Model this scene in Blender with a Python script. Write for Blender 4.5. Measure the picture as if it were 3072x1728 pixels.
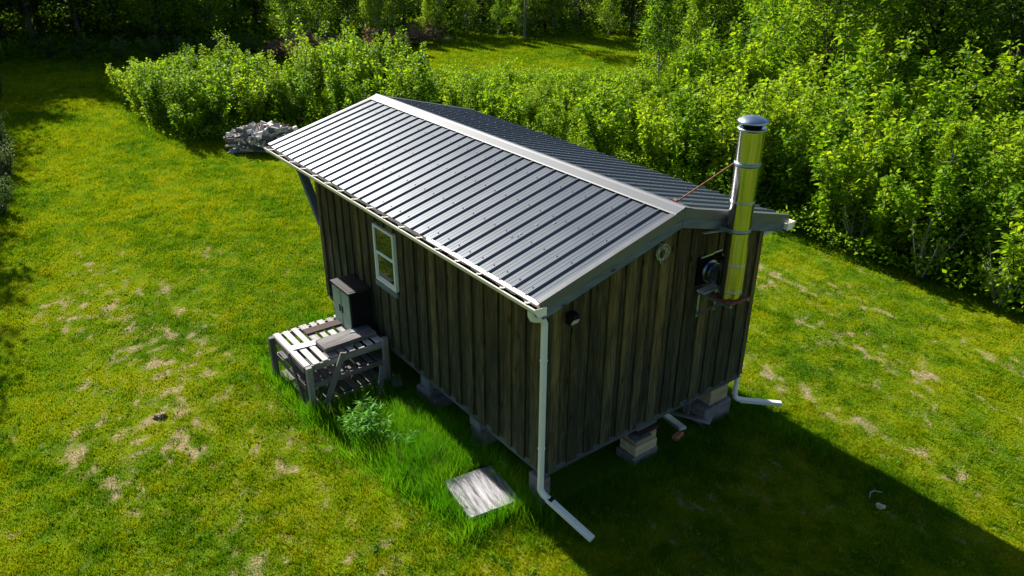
import bpy, math, random
import numpy as np
from mathutils import Vector, Matrix
R = math.radians
rng = np.random.default_rng(7)
random.seed(7)
for o in list(bpy.data.objects): bpy.data.objects.remove(o, do_unlink=True)
SC = bpy.context.scene
COL = SC.collection

# ------------------------------------------------------------ camera, sky, sun, exposure
FL = 0.55                       # height of the cabin floor frame above the lawn
cam = bpy.data.cameras.new('camera'); cam_o = bpy.data.objects.new('camera', cam); COL.objects.link(cam_o)
CAM = np.array([-4.614, -5.468, 5.996 + FL])
yaw, pitch, roll = 0.64823, -0.45781, 0.0034
f = Vector((math.cos(pitch)*math.sin(yaw), math.cos(pitch)*math.cos(yaw), math.sin(pitch)))
r = f.cross(Vector((0, 0, 1))).normalized(); u = r.cross(f)
r2 = math.cos(roll)*r + math.sin(roll)*u; u2 = -math.sin(roll)*r + math.cos(roll)*u
cam_o.matrix_world = Matrix(((r2.x, u2.x, -f.x, CAM[0]), (r2.y, u2.y, -f.y, CAM[1]), (r2.z, u2.z, -f.z, CAM[2]), (0, 0, 0, 1)))
cam.sensor_width = 36.0; cam.lens = 36.0*2320.55/3072
cam.clip_start = 0.1; cam.clip_end = 2000
SC.camera = cam_o

SUN_EL, SUN_AZ = R(33), R(-1.5)          # azimuth measured from +Y towards +X
w = bpy.data.worlds.new('World'); SC.world = w; w.use_nodes = True
nt = w.node_tree; nt.nodes.clear()
sky = nt.nodes.new('ShaderNodeTexSky'); sky.sky_type = 'NISHITA'; sky.sun_disc = False
sky.sun_elevation = SUN_EL; sky.sun_rotation = SUN_AZ
bg = nt.nodes.new('ShaderNodeBackground'); bg.inputs['Strength'].default_value = 0.05
wo = nt.nodes.new('ShaderNodeOutputWorld')
nt.links.new(sky.outputs[0], bg.inputs[0]); nt.links.new(bg.outputs[0], wo.inputs[0])
sun = bpy.data.lights.new('sun', 'SUN'); sun.energy = 5.0; sun.angle = R(0.53); sun.color = (1, 0.95, 0.86)
sun_o = bpy.data.objects.new('sun', sun); COL.objects.link(sun_o)
sv = Vector((math.cos(SUN_EL)*math.sin(SUN_AZ), math.cos(SUN_EL)*math.cos(SUN_AZ), math.sin(SUN_EL)))
sun_o.rotation_euler = sv.to_track_quat('Z', 'Y').to_euler(); sun_o.location = (0, 0, 40)
SC.view_settings.view_transform = 'Standard'; SC.view_settings.look = 'None'
SC.view_settings.exposure = 1.35; SC.view_settings.gamma = 1
cy = SC.cycles
cy.max_bounces = 6; cy.diffuse_bounces = 4; cy.glossy_bounces = 3; cy.transmission_bounces = 4
cy.use_denoising = True
try: cy.denoiser = 'OPENIMAGEDENOISE'; cy.denoising_input_passes = 'RGB_ALBEDO_NORMAL'
except Exception: pass
cy.sample_clamp_indirect = 6

# ------------------------------------------------------------ materials
class NT:
    def __init__(s, name):
        s.m = bpy.data.materials.new(name); s.m.use_nodes = True; s.t = s.m.node_tree; s.t.nodes.clear()
        s.out = s.t.nodes.new('ShaderNodeOutputMaterial')
    def n(s, typ, **kw):
        nd = s.t.nodes.new('ShaderNode' + typ)
        for k, v in kw.items():
            if k in nd.inputs: nd.inputs[k].default_value = v
            else: setattr(nd, k, v)
        return nd
    def l(s, a, b): s.t.links.new(a, b)
    def attr(s, name): return s.n('Attribute', attribute_name=name)
    def noise(s, vec, scale, detail=3, rough=.55):
        nd = s.n('TexNoise'); nd.inputs['Scale'].default_value = scale; nd.inputs['Detail'].default_value = detail
        nd.inputs['Roughness'].default_value = rough
        if vec is not None: s.l(vec, nd.inputs['Vector'])
        return nd.outputs['Fac']
    def scale(s, vec, sc):
        nd = s.n('Mapping'); nd.inputs['Scale'].default_value = sc; s.l(vec, nd.inputs['Vector']); return nd.outputs[0]
    def ramp(s, fac, stops):
        nd = s.n('ValToRGB'); cr = nd.color_ramp
        while len(cr.elements) < len(stops): cr.elements.new(.5)
        for e, (p, c) in zip(cr.elements, stops):
            e.position = p; e.color = (*c, 1) if len(c) == 3 else c
        s.l(fac, nd.inputs[0]); return nd.outputs[0]
    def mixc(s, fac, a, b, mode='MIX'):
        nd = s.n('MixRGB', blend_type=mode)
        for i, v in ((0, fac), (1, a), (2, b)):
            if isinstance(v, (int, float)): nd.inputs[i].default_value = v
            elif isinstance(v, tuple): nd.inputs[i].default_value = (*v, 1)
            else: s.l(v, nd.inputs[i])
        return nd.outputs[0]
    def math(s, op, a, b=0.0):
        nd = s.n('Math', operation=op)
        for i, v in ((0, a), (1, b)):
            if isinstance(v, (int, float)): nd.inputs[i].default_value = v
            else: s.l(v, nd.inputs[i])
        return nd.outputs[0]
    def bsdf(s, col, rough=.6, metal=0.0, spec=.5, bump=None, bstr=.3, bdist=.01):
        b = s.n('BsdfPrincipled')
        if isinstance(col, tuple): b.inputs['Base Color'].default_value = (*col, 1)
        else: s.l(col, b.inputs['Base Color'])
        if isinstance(rough, (int, float)): b.inputs['Roughness'].default_value = rough
        else: s.l(rough, b.inputs['Roughness'])
        b.inputs['Metallic'].default_value = metal; b.inputs['Specular IOR Level'].default_value = spec
        if bump is not None:
            bm = s.n('Bump', Strength=bstr, Distance=bdist); s.l(bump, bm.inputs['Height']); s.l(bm.outputs[0], b.inputs['Normal'])
        s.l(b.outputs[0], s.out.inputs[0]); return b

def wood(name, dark, mid, light, knots=True, rough=.8, streak=1.0, weather_bounce=None, tv=.45, gf=22):
    m = NT(name); gc = m.attr('gc').outputs['Vector']; tint = m.attr('tint').outputs['Fac']
    grain = m.noise(m.scale(gc, (1.2, gf, gf)), 3.0, 5, .65)
    broad = m.noise(m.scale(gc, (.7, 5, 5)), 2.0, 3)
    g = m.math('ADD', m.math('MULTIPLY', m.math('SUBTRACT', grain, .5), .55*streak), m.math('MULTIPLY', broad, .5)); g = m.math('ADD', g, .275)
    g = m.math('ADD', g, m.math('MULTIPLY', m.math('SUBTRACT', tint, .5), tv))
    c = m.ramp(g, [(.28, dark), (.52, mid), (.78, light)])
    if weather_bounce:        # bare grey weathering creeping up from the lower board ends, dry golden wood plus painted bounce light at the top
        z = m.n('SeparateXYZ'); m.l(m.n('TexCoord').outputs['Object'], z.inputs[0])
        wn = m.noise(m.scale(gc, (1.5, 6, 6)), 1.6, 3)
        k = m.math('ADD', m.math('MULTIPLY', z.outputs['Z'], .42), m.math('MULTIPLY', m.math('SUBTRACT', wn, .5), 1.1))
        k = m.math('ADD', k, m.math('MULTIPLY', m.math('SUBTRACT', tint, .5), .35))
        kf = m.ramp(k, [(.25, (0, 0, 0)), (.95, (1, 1, 1))])
        c = m.mixc(kf, m.mixc(1.0, c, weather_bounce[0], 'MULTIPLY'), m.mixc(1.0, c, weather_bounce[1], 'MULTIPLY'))
    if knots:
        kn = m.n('TexVoronoi'); kn.inputs['Scale'].default_value = 2.2; m.l(m.scale(gc, (1.0, 3.0, 3.0)), kn.inputs['Vector'])
        kk = m.ramp(kn.outputs['Distance'], [(.06, (.16, .13, .11)), (.15, (1, 1, 1))])
        c = m.mixc(1.0, c, kk, 'MULTIPLY')
    m.bsdf(c, rough, 0, .25, grain, .5, .006)
    return m.m

M = {}
M['siding'] = wood('weathered_siding', (.006, .007, .004), (.044, .042, .022), (.125, .112, .058), streak=1.4, tv=.20, gf=13, weather_bounce=((.75, .86, .98), (1.45, 1.18, .72)))
M['grey_wood'] = wood('grey_weathered_wood', (.06, .057, .057), (.19, .182, .18), (.38, .365, .36))
M['trim_wood'] = wood('blue_grey_trim_wood', (.045, .06, .07), (.11, .135, .15), (.21, .23, .24))
M['table_frame'] = wood('silvered_frame_wood', (.07, .065, .06), (.16, .15, .14), (.30, .285, .27))
M['slat'] = wood('pale_slat_wood', (.20, .19, .18), (.44, .42, .405), (.68, .655, .63), knots=False)
M['brown_board'] = wood('stained_brown_board', (.035, .018, .016), (.075, .035, .031), (.13, .065, .055), knots=False)
M['timber'] = wood('pale_timber', (.16, .13, .08), (.34, .29, .17), (.5, .44, .3))
M['panel_wood'] = wood('bleached_panel_wood', (.05, .046, .05), (.26, .252, .265), (.46, .45, .465), streak=1.9, gf=9)
M['bark'] = wood('bark', (.018, .014, .011), (.06, .05, .042), (.15, .135, .12), knots=False, rough=.95)
M['pale_bark'] = wood('pale_bark', (.06, .05, .045), (.22, .205, .19), (.46, .44, .42), knots=False, rough=.9)

def simple(name, col, rough=.5, metal=0.0, spec=.5, var=.15, sc=6.0, bump=0.0):
    m = NT(name); p = m.n('TexCoord').outputs['Object']
    nz = m.noise(p, sc, 4, .6)
    lo = tuple(c*(1-var) for c in col); hi = tuple(min(1, c*(1+var)) for c in col)
    c = m.ramp(nz, [(.3, lo), (.7, hi)])
    rr = m.math('ADD', rough - .06, m.math('MULTIPLY', nz, .12))
    m.bsdf(c, rr, metal, spec, nz if bump else None, bump, .01); return m.m
M['roof'] = simple('satin_steel_roofing', (.078, .092, .112), .40, .42, .5, .07, 1.3)
M['ridge'] = simple('pale_ridge_metal', (.10, .106, .118), .58, .12, .5, .06, 1.5)
M['trim_metal'] = simple('dark_trim_metal', (.12, .125, .135), .42, .35, .5, .08, 2)
M['screw'] = simple('screw_head', (.03, .03, .035), .5, .5)
M['white'] = simple('white_vinyl', (.62, .66, .62), .38, 0, .5, .05, 4)
M['gutter'] = simple('cream_gutter_metal', (.80, .75, .66), .4, 0, .5, .06, 3)
g = NT('polished_stainless'); p_ = g.n('TexCoord').outputs['Object']
nz_ = g.noise(g.scale(p_, (30, 30, 1.2)), 1.0, 4, .6); nz2_ = g.noise(p_, 3.5, 3)
g.bsdf(g.ramp(nz_, [(.3, (.34, .335, .33)), (.7, (.58, .57, .55))]), g.math('ADD', .06, g.math('MULTIPLY', nz_, .20)), 1.0, .5, g.math('ADD', nz2_, g.math('MULTIPLY', nz_, .12)), .10, .02); M['chrome'] = g.m
M['dull_chrome'] = simple('brushed_stainless', (.36, .42, .50), .30, 1.0, .5, .1, 12)
M['black'] = simple('black_paint', (.007, .007, .010), .6, 0, .15, .3, 5)
M['soot'] = simple('sooty_black', (.006, .006, .007), .9, 0, .1)
M['cab_lid'] = simple('black_plastic_lid', (.016, .012, .013), .55, 0, .25, .2, 7)
M['cab_door'] = simple('grey_green_door_plastic', (.20, .29, .225), .5, 0, .4, .08, 5)
M['rust'] = simple('rusty_steel', (.22, .08, .04), .75, .3, .4, .5, 25, .3)
M['steel_blue'] = simple('galvanised_steel', (.22, .29, .33), .42, .7, .5, .2, 14)
M['concrete'] = simple('rough_concrete', (.15, .145, .145), .92, 0, .2, .3, 14, .5)
M['shade_litter'] = simple('shade_black_litter', (.006, .005, .004), 1.0, 0, .1, .6, 30, .6)  # litter made near black: shade of the gutter gap put into its colour
M['slate'] = simple('blue_slate', (.16, .20, .22), .6, 0, .4, .25, 20)
M['alu'] = simple('bare_aluminium_strip', (.50, .56, .60), .35, .6, .5, .12, 8)
M['cable'] = simple('pale_green_cable', (.40, .47, .34), .5)
M['tarp'] = simple('grey_blue_tarp', (.30, .33, .38), .6, 0, .4, .25, 6)
M['clay'] = simple('red_clay_brick', (.34, .14, .08), .85, 0, .3, .3, 18)
M['clod'] = simple('dry_earth_clod', (.20, .145, .10), .95, 0, .2, .5, 22, .6)
M['stone'] = simple('pale_field_stone', (.42, .38, .28), .85, 0, .3, .25, 20, .3)
M['lamp_lens'] = simple('floodlight_lens', (.55, .55, .42), .3)
M['endgrain'] = simple('split_log_face', (.50, .42, .33), .85, 0, .2, .4, 16)
M['birch'] = simple('birch_bark', (.60, .58, .57), .75, 0, .3, .45, 9)
M['logbark'] = simple('log_bark', (.17, .14, .13), .9, 0, .2, .6, 14)
g = NT('window_glass'); g.bsdf((.010, .013, .013), .03, 0, 1.0); M['glass'] = g.m

def leafmat(name, deep, mid, lightest, trans=.48, rough=.42):
    m = NT(name); t = m.attr('tint').outputs['Fac']
    oi = m.n('ObjectInfo').outputs['Random']
    x = m.math('ADD', m.math('MULTIPLY', t, .72), m.math('MULTIPLY', oi, .40))
    c = m.ramp(x, [(.08, deep), (.5, mid), (.95, lightest)])  # leaf colour runs from deep to lightest, by leaf tint and plant
    b = m.bsdf(c, rough+.1, 0, .08)
    tr = m.n('BsdfTranslucent'); c2 = m.mixc(1.0, c, (1.25, 1.15, .55), 'MULTIPLY'); m.l(c2, tr.inputs['Color'])
    mx = m.n('MixShader'); mx.inputs[0].default_value = trans
    m.l(b.outputs[0], mx.inputs[1]); m.l(tr.outputs[0], mx.inputs[2]); m.l(mx.outputs[0], m.out.inputs[0])
    return m.m
M['leaf'] = leafmat('maple_leaf', (.05, .135, .005), (.150, .300, .009), (.30, .42, .018))
M['leaf_birch'] = leafmat('birch_leaf', (.05, .14, .005), (.160, .310, .009), (.32, .44, .02), .60)
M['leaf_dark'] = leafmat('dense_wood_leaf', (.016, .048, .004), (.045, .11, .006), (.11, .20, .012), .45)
M['leaf_blue'] = leafmat('willow_leaf', (.035, .075, .02), (.08, .15, .045), (.16, .23, .09), .42)
M['needle'] = leafmat('spruce_needle', (.010, .022, .008), (.022, .045, .014), (.05, .08, .025), .15, .6)
M['tall_grass'] = leafmat('long_grass_blade', (.028, .115, .004), (.062, .245, .006), (.16, .36, .010), .5, .5)
M['weed'] = leafmat('weed_leaf', (.03, .13, .012), (.07, .25, .025), (.15, .36, .05), .42)
M['dry_stalk'] = leafmat('dry_grass_stalk', (.10, .075, .05), (.20, .15, .11), (.32, .25, .19), .3, .8)

def grassmat(name, ground=False):
    m = NT(name); a = m.attr('hue').outputs['Color']; s = m.n('SeparateColor'); m.l(a, s.inputs[0])
    hue, straw, lush = s.outputs[0], s.outputs[1], s.outputs[2]
    if ground:
        p = m.n('TexCoord').outputs['Object']
        nz = m.noise(p, 26, 4, .7); nz2 = m.noise(p, 7, 3)
        hue = m.math('ADD', hue, m.math('MULTIPLY', m.math('SUBTRACT', nz, .5), .9))
        straw = m.math('ADD', straw, m.math('MULTIPLY', m.math('SUBTRACT', nz2, .5), .35))
    c = m.ramp(hue, [(.0, (.030, .105, .002)), (.34, (.080, .175, .002)), (.68, (.175, .245, .002)), (1.0, (.24, .272, .004))])
    c = m.mixc(m.math('MULTIPLY', lush, .85), c, (.038, .14, .005))
    st = m.ramp(straw, [(.57, (0, 0, 0)), (.70, (1, 1, 1))])
    if ground:
        c = m.mixc(.4, c, (.05, .06, .008))
        c = m.mixc(st, c, m.ramp(nz, [(.3, (.12, .09, .04)), (.7, (.36, .30, .16))]))
        m.bsdf(c, .95, 0, .0, nz, .9, .03)
    else:
        c = m.mixc(m.math('MULTIPLY', st, .85), c, (.40, .34, .16))
        b = m.bsdf(c, .7, 0, .0)
        tr = m.n('BsdfTranslucent'); m.l(m.mixc(1.0, c, (1.2, 1.1, .6), 'MULTIPLY'), tr.inputs['Color'])
        mx = m.n('MixShader'); mx.inputs[0].default_value = .42
        m.l(b.outputs[0], mx.inputs[1]); m.l(tr.outputs[0], mx.inputs[2]); m.l(mx.outputs[0], m.out.inputs[0])
    return m.m
M['lawn'] = grassmat('lawn_blade'); M['ground'] = grassmat('lawn_soil', True)

# ------------------------------------------------------------ mesh helpers
class MB:
    """collects boxes, tubes and profiles; build() links them as ONE mesh object"""
    def __init__(s): s.v = []; s.f = []; s.mi = []; s.t = []; s.gc = []; s.sm = []
    def add(s, vs, fs, mi=0, tint=None, gc=None, smooth=False):
        b = len(s.v); tint = random.random() if tint is None else tint
        s.v += [tuple(v) for v in vs]; s.t += [tint]*len(vs)
        if gc is None:
            o = (random.uniform(0, 50), random.uniform(0, 50), random.uniform(0, 50)); gc = [(v[0]+o[0], v[1]+o[1], v[2]+o[2]) for v in vs]
        s.gc += gc
        for fc in fs: s.f.append([b+i for i in fc]); s.mi.append(mi); s.sm.append(smooth)
    def box(s, lo, hi, mi=0, tint=None, mat=None, taper=None):
        lo, hi = [min(a, b) for a, b in zip(lo, hi)], [max(a, b) for a, b in zip(lo, hi)]
        vs = [Vector((x, y, z)) for x in (lo[0], hi[0]) for y in (lo[1], hi[1]) for z in (lo[2], hi[2])]
        d = [hi[i]-lo[i] for i in range(3)]; ax = sorted(range(3), key=lambda i: -d[i])
        o = [random.uniform(0, 60) for _ in range(3)]
        gc = [(v[ax[0]]+o[0], v[ax[1]]+o[1], v[ax[2]]+o[2]) for v in vs]
        if mat is not None: vs = [mat @ v for v in vs]
        s.add(vs, [(0, 1, 3, 2), (4, 6, 7, 5), (0, 4, 5, 1), (2, 3, 7, 6), (0, 2, 6, 4), (1, 5, 7, 3)], mi, tint, gc)
        return s
    def beam(s, a, b, wd, th, mi=0, up=(0, 0, 1), tint=None):
        """bar from a to b, width wd (sideways), thickness th (along up)"""
        a, b = Vector(a), Vector(b); d = b-a; L = d.length; x = d.normalized(); upv = Vector(up)
        y = upv.cross(x)
        if y.length < 1e-4: y = Vector((0, 1, 0)).cross(x)
        y.normalize(); z = x.cross(y)
        m = Matrix(((x.x, y.x, z.x, a.x), (x.y, y.y, z.y, a.y), (x.z, y.z, z.z, a.z), (0, 0, 0, 1)))
        s.box((0, -wd/2, -th/2), (L, wd/2, th/2), mi, tint, m); return s
    def tube(s, pts, rads, n=8, mi=0, caps=True, tint=None, smooth=True):
        pts = [Vector(p) for p in pts]; rads = rads if hasattr(rads, '__len__') else [rads]*len(pts)
        vs = []; gcs = []; o = random.uniform(0, 50); run = 0; pu = None
        for i, p in enumerate(pts):
            d = (pts[min(i+1, len(pts)-1)]-pts[max(i-1, 0)]).normalized()
            if pu is None:
                pu = d.orthogonal().normalized()
            else:
                pu = (pu - d*pu.dot(d))
                pu = pu.normalized() if pu.length > 1e-5 else d.orthogonal().normalized()
            q = d.cross(pu)
            if i: run += (p-pts[i-1]).length
            for k in range(n):
                a = 2*math.pi*k/n; e = math.cos(a)*pu+math.sin(a)*q
                vs.append(p+e*rads[i]); gcs.append((run+o, math.cos(a)*rads[i], math.sin(a)*rads[i]))
        fs = [(i*n+k, i*n+(k+1) % n, (i+1)*n+(k+1) % n, (i+1)*n+k) for i in range(len(pts)-1) for k in range(n)]
        s.add(vs, fs, mi, tint, gcs, smooth)
        if caps:
            for e, rev in ((0, True), (len(pts)-1, False)):
                idx = list(range(n)); vv = [vs[e*n+k] for k in idx]
                s.add(vv, [tuple(reversed(idx)) if rev else tuple(idx)], mi, tint)
        return s
    def lathe(s, prof, c, n=32, mi=0, tint=None):
        """profile of (r, z) turned about the vertical through c"""
        vs = [(c[0]+rr*math.cos(2*math.pi*k/n), c[1]+rr*math.sin(2*math.pi*k/n), c[2]+z) for rr, z in prof for k in range(n)]
        fs = [(i*n+k, i*n+(k+1) % n, (i+1)*n+(k+1) % n, (i+1)*n+k) for i in range(len(prof)-1) for k in range(n)]
        s.add(vs, fs, mi, tint, None, True); return s
    def extrude(s, prof, a, b, mi=0, closed=False, tint=None):
        """list of (x, z) points extruded along y from a to b"""
        n = len(prof); vs = [(x, a, z) for x, z in prof]+[(x, b, z) for x, z in prof]
        fs = [(i, (i+1) % n, n+(i+1) % n, n+i) for i in range(n if closed else n-1)]
        if closed: fs += [tuple(range(n-1, -1, -1)), tuple(range(n, 2*n))]
        s.add(vs, fs, mi, tint); return s
    def build(s, name, mats, parent=None, loc=None, bevel=0, sharp=35):
        me = bpy.data.meshes.new(name); me.from_pydata(s.v, [], s.f)
        for m in (mats if isinstance(mats, (list, tuple)) else [mats]): me.materials.append(m)
        me.polygons.foreach_set('material_index', s.mi); me.polygons.foreach_set('use_smooth', s.sm)
        a = me.attributes.new('tint', 'FLOAT', 'POINT'); a.data.foreach_set('value', s.t)
        a = me.attributes.new('gc', 'FLOAT_VECTOR', 'POINT'); a.data.foreach_set('vector', np.array(s.gc, 'f').ravel())
        me.update()
        o = bpy.data.objects.new(name, me); COL.objects.link(o)
        if parent is not None: o.parent = parent
        if loc is not None: o.location = loc
        if bevel:
            b = o.modifiers.new('edge', 'BEVEL'); b.width = bevel; b.segments = 1; b.limit_method = 'ANGLE'
        return o
def tag(o, label=None, cat=None, group=None, kind=None):
    for k, v in (('label', label), ('category', cat), ('group', group), ('kind', kind)):
        if v: o[k] = v
    return o
def empty(name, loc, label, cat, group=None, rz=0):
    o = bpy.data.objects.new(name, None); COL.objects.link(o); o.location = loc; o.rotation_euler = (0, 0, rz)
    o.empty_display_size = .2
    return tag(o, label, cat, group)
def copy_tree(o, parent=None):
    c = o.copy(); COL.objects.link(c)
    if parent is not None: c.parent = parent
    for ch in o.children: copy_tree(ch, c)
    return c
def array_mesh(name, V, F, mat, tint=None, hue=None, smooth=False):
    """big mesh straight from numpy: V (n,3), F (m,k)"""
    me = bpy.data.meshes.new(name); nv, (nf, k) = len(V), F.shape
    me.vertices.add(nv); me.vertices.foreach_set('co', V.astype('f').ravel())
    me.loops.add(nf*k); me.loops.foreach_set('vertex_index', F.astype('i').ravel())
    me.polygons.add(nf); me.polygons.foreach_set('loop_start', np.arange(0, nf*k, k, dtype='i'))
    me.polygons.foreach_set('use_smooth', np.full(nf, smooth))
    if tint is not None:
        a = me.attributes.new('tint', 'FLOAT', 'POINT'); a.data.foreach_set('value', tint.astype('f'))
    if hue is not None:
        a = me.attributes.new('hue', 'FLOAT_COLOR', 'POINT')
        a.data.foreach_set('color', np.concatenate([hue, np.ones((nv, 1))], 1).astype('f').ravel())
    me.materials.append(mat); me.update(calc_edges=True); me.validate()
    return me
def vnoise(x, y, seed=0):
    xi = np.floor(x).astype(np.int64); yi = np.floor(y).astype(np.int64); fx = x-xi; fy = y-yi
    fx = fx*fx*(3-2*fx); fy = fy*fy*(3-2*fy)
    def h(a, b):
        n = (a*374761393 + b*668265263 + seed*974634533) & 0xffffffff
        n = ((n ^ (n >> 13))*1274126177) & 0xffffffff
        return ((n ^ (n >> 16)) & 0xffff)/65535.0
    return (h(xi, yi)*(1-fx)+h(xi+1, yi)*fx)*(1-fy)+(h(xi, yi+1)*(1-fx)+h(xi+1, yi+1)*fx)*fy
def fbm(x, y, seed=0, oct=4):
    s = 0; a = 1; t = 0
    for i in range(oct):
        s = s+a*vnoise(x*2**i+17.3*i, y*2**i-9.1*i, seed+i); t += a; a *= .55
    return s/t

# ------------------------------------------------------------ ground and lawn
W, L = 3.6, 5.77
def inpoly(x, y, P):
    c = np.zeros(np.shape(x), bool); n = len(P)
    for i in range(n):
        x1, y1 = P[i]; x2, y2 = P[(i+1) % n]
        hit = ((y1 > y) != (y2 > y)) & (x < (x2-x1)*(y-y1)/(y2-y1+1e-12)+x1)
        c ^= hit
    return c
THICKET = [(1.0, 30), (.7, 25), (.6, 21), (1.1, 18.6), (2.2, 18.2), (4.5, 17.6), (7, 14), (9.3, 10), (9.9, 4), (9.9, 0), (9.9, -8), (60, -8), (60, 8),
           (24, 17), (20.5, 20.3), (16, 22.8), (13.2, 24.8), (9.5, 27.0), (7.0, 28.5), (6.0, 31)]
CLEARING = [(9.5, 27.0), (13.2, 24.8), (16, 22.8), (20.5, 20.3), (24, 18.5), (27.5, 24.5), (24, 28.6), (19.5, 31.4), (14, 31), (8.5, 30.5)]
def gz(x, y):
    """lawn height: a little higher along the left wall than along the right"""
    t = np.clip(np.asarray(x, float)/3.6, 0, 1)
    return .065-.12*t*t*(3-2*t)+(fbm(np.asarray(x, float)*.5, np.asarray(y, float)*.5, 8, 3)-.5)*.05
def masks(x, y):
    hue = .50+.80*(fbm(x*.9, y*.7, 3, 4)-.5)+1.0*(fbm(x*4.5, y*4.5, 11, 3)-.5)+.25*(fbm(x*.16, y*.16, 5, 2)-.5)
    mx = x+.35*(fbm(y*.35, y*0+3.3, 21, 2)-.5)*2
    tr = sum(a*np.exp(-((mx-c)/s)**2) for c, s, a in ((-2.9, .45, .20), (-2.0, .35, .13), (-3.9, .4, .12), (-.6, .5, .09), (4.9, .22, .15), (5.9, .2, .17), (6.9, .25, .15), (8.3, .4, .16)))
    st = .26*fbm(x*1.2, y*.7, 31, 2)+.74*fbm(x*9, y*6, 37, 3)+tr*.85*np.clip(1-(y-9)/10, 0, 1)-.09
    st = st-.22*np.clip((y-9)/5, 0, 1)
    lush = np.zeros_like(x)
    dx = np.maximum(np.maximum(-x, x-W), 0); dy = np.maximum(np.maximum(-y, y-L), 0)
    d = np.hypot(dx, dy)
    lush = np.clip(1.0-d/.75, 0, 1)
    lush = np.maximum(lush, np.clip(1-np.abs(x-3.9)/.5, 0, 1)*(y < 0)*(y > -3)*.6)
    lush = np.maximum(lush, np.exp(-(((x+1.0)/.75)**2+((y-4.5)/1.8)**2))*.7)
    dt = inpoly(x, y, THICKET)*1.0
    lush = np.maximum(lush, dt*.55)
    lush = np.clip(lush+(fbm(x*2.2, y*2.2, 51, 2)-.5)*.7*(lush > .02), 0, 1)
    st = st-lush*.25-dt*.3
    return np.clip(hue, 0, 1), np.clip(st, 0, 1), lush
xs = np.concatenate([[-400, -200, -100, -50, -30, -20], np.arange(-12, 30, .14), np.arange(30, 60, 1.5), [70, 100, 200, 420]])
ys = np.concatenate([[-300, -120, -50, -20, -12], np.arange(-8, 24, .14), np.arange(24, 48, .35), np.arange(48, 75, 2), [90, 140, 250, 500]])
X, Y = np.meshgrid(xs, ys); Z = gz(X, Y)-.012
h, s_, l_ = masks(X.ravel(), Y.ravel())
nx, ny = len(xs), len(ys); i0 = (np.arange(ny-1)[:, None]*nx+np.arange(nx-1)[None]).ravel()
me = array_mesh('ground', np.stack([X.ravel(), Y.ravel(), Z.ravel()], 1), np.stack([i0, i0+1, i0+nx+1, i0+nx], 1), M['ground'], None, np.stack([h, s_, l_], 1), True)
ground = bpy.data.objects.new('ground', me); COL.objects.link(ground); tag(ground, kind='structure')

def blades(n, x, y, hgt, wid, lean=.5):
    """n bent triangular blades rooted at x, y"""
    a = rng.uniform(0, 2*np.pi, n); b = rng.uniform(0, 2*np.pi, n); le = hgt*lean*rng.uniform(.2, 1.3, n)
    root = np.stack([x, y, gz(x, y)-.02], 1); sd = np.stack([np.cos(a)*wid/2, np.sin(a)*wid/2, 0*a], 1)
    tip = root+np.stack([np.cos(b)*le, np.sin(b)*le, hgt], 1)
    return np.stack([root-sd, root+sd, tip], 1).reshape(-1, 3), np.arange(3*n).reshape(-1, 3)
NC = 90000; u_ = rng.uniform(0, 1, NC); lo_, hi_ = math.log(2.2), math.log(52)      # tufts, thinning out with distance
rc = np.exp(lo_+(hi_-lo_)*u_**.82); th = yaw+rng.uniform(-.78, .80, NC)
KB = 13
cxr, cyr = np.repeat(CAM[0]+rc*np.sin(th), KB), np.repeat(CAM[1]+rc*np.cos(th), KB)
rr = np.repeat(rc, KB); clump = np.repeat(rng.uniform(0, 1, NC), KB); N = NC*KB
spr = np.where(rng.uniform(0, 1, N) < .3, 3.0, 1.0)*(.014+.0042*rr)
px, py = cxr+rng.normal(0, 1, N)*spr, cyr+rng.normal(0, 1, N)*spr
keep = ~((px > -.02) & (px < W+.02) & (py > -.02) & (py < L))
keep &= ~((px > -.74) & (px < -.14) & (py > .32) & (py < .98))
h, s_, l_ = masks(px, py)
keep &= rng.uniform(0, 1, N) > np.clip((s_-.56)*4, 0, .75)
px, py, rr, h, s_, l_, clump = [q[keep] for q in (px, py, rr, h, s_, l_, clump)]
n = len(px)
hg = (.022+.045*clump*rng.uniform(.4, 1.1, n)+.02*fbm(px*3, py*3, 61, 2))*(1+.9*l_)*np.clip(1.25-s_*.9, .35, 1.2)*(1+.012*rr)
V, F = blades(n, px, py, hg, .0042+.00085*rr, .75)
hv = np.clip(h+(clump-.5)*.55+rng.normal(0, .10, n), 0, 1); sv_ = np.clip(s_+rng.normal(0, .075, n), 0, 1)
hue = np.repeat(np.stack([hv, sv_, l_], 1), 3, 0)
lawn = bpy.data.objects.new('lawn_grass', array_mesh('lawn_grass', V, F, M['lawn'], None, hue)); COL.objects.link(lawn)
tag(lawn, 'short patchy yellow-green lawn grass with straw coloured bare spots', 'grass', kind='stuff')

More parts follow.
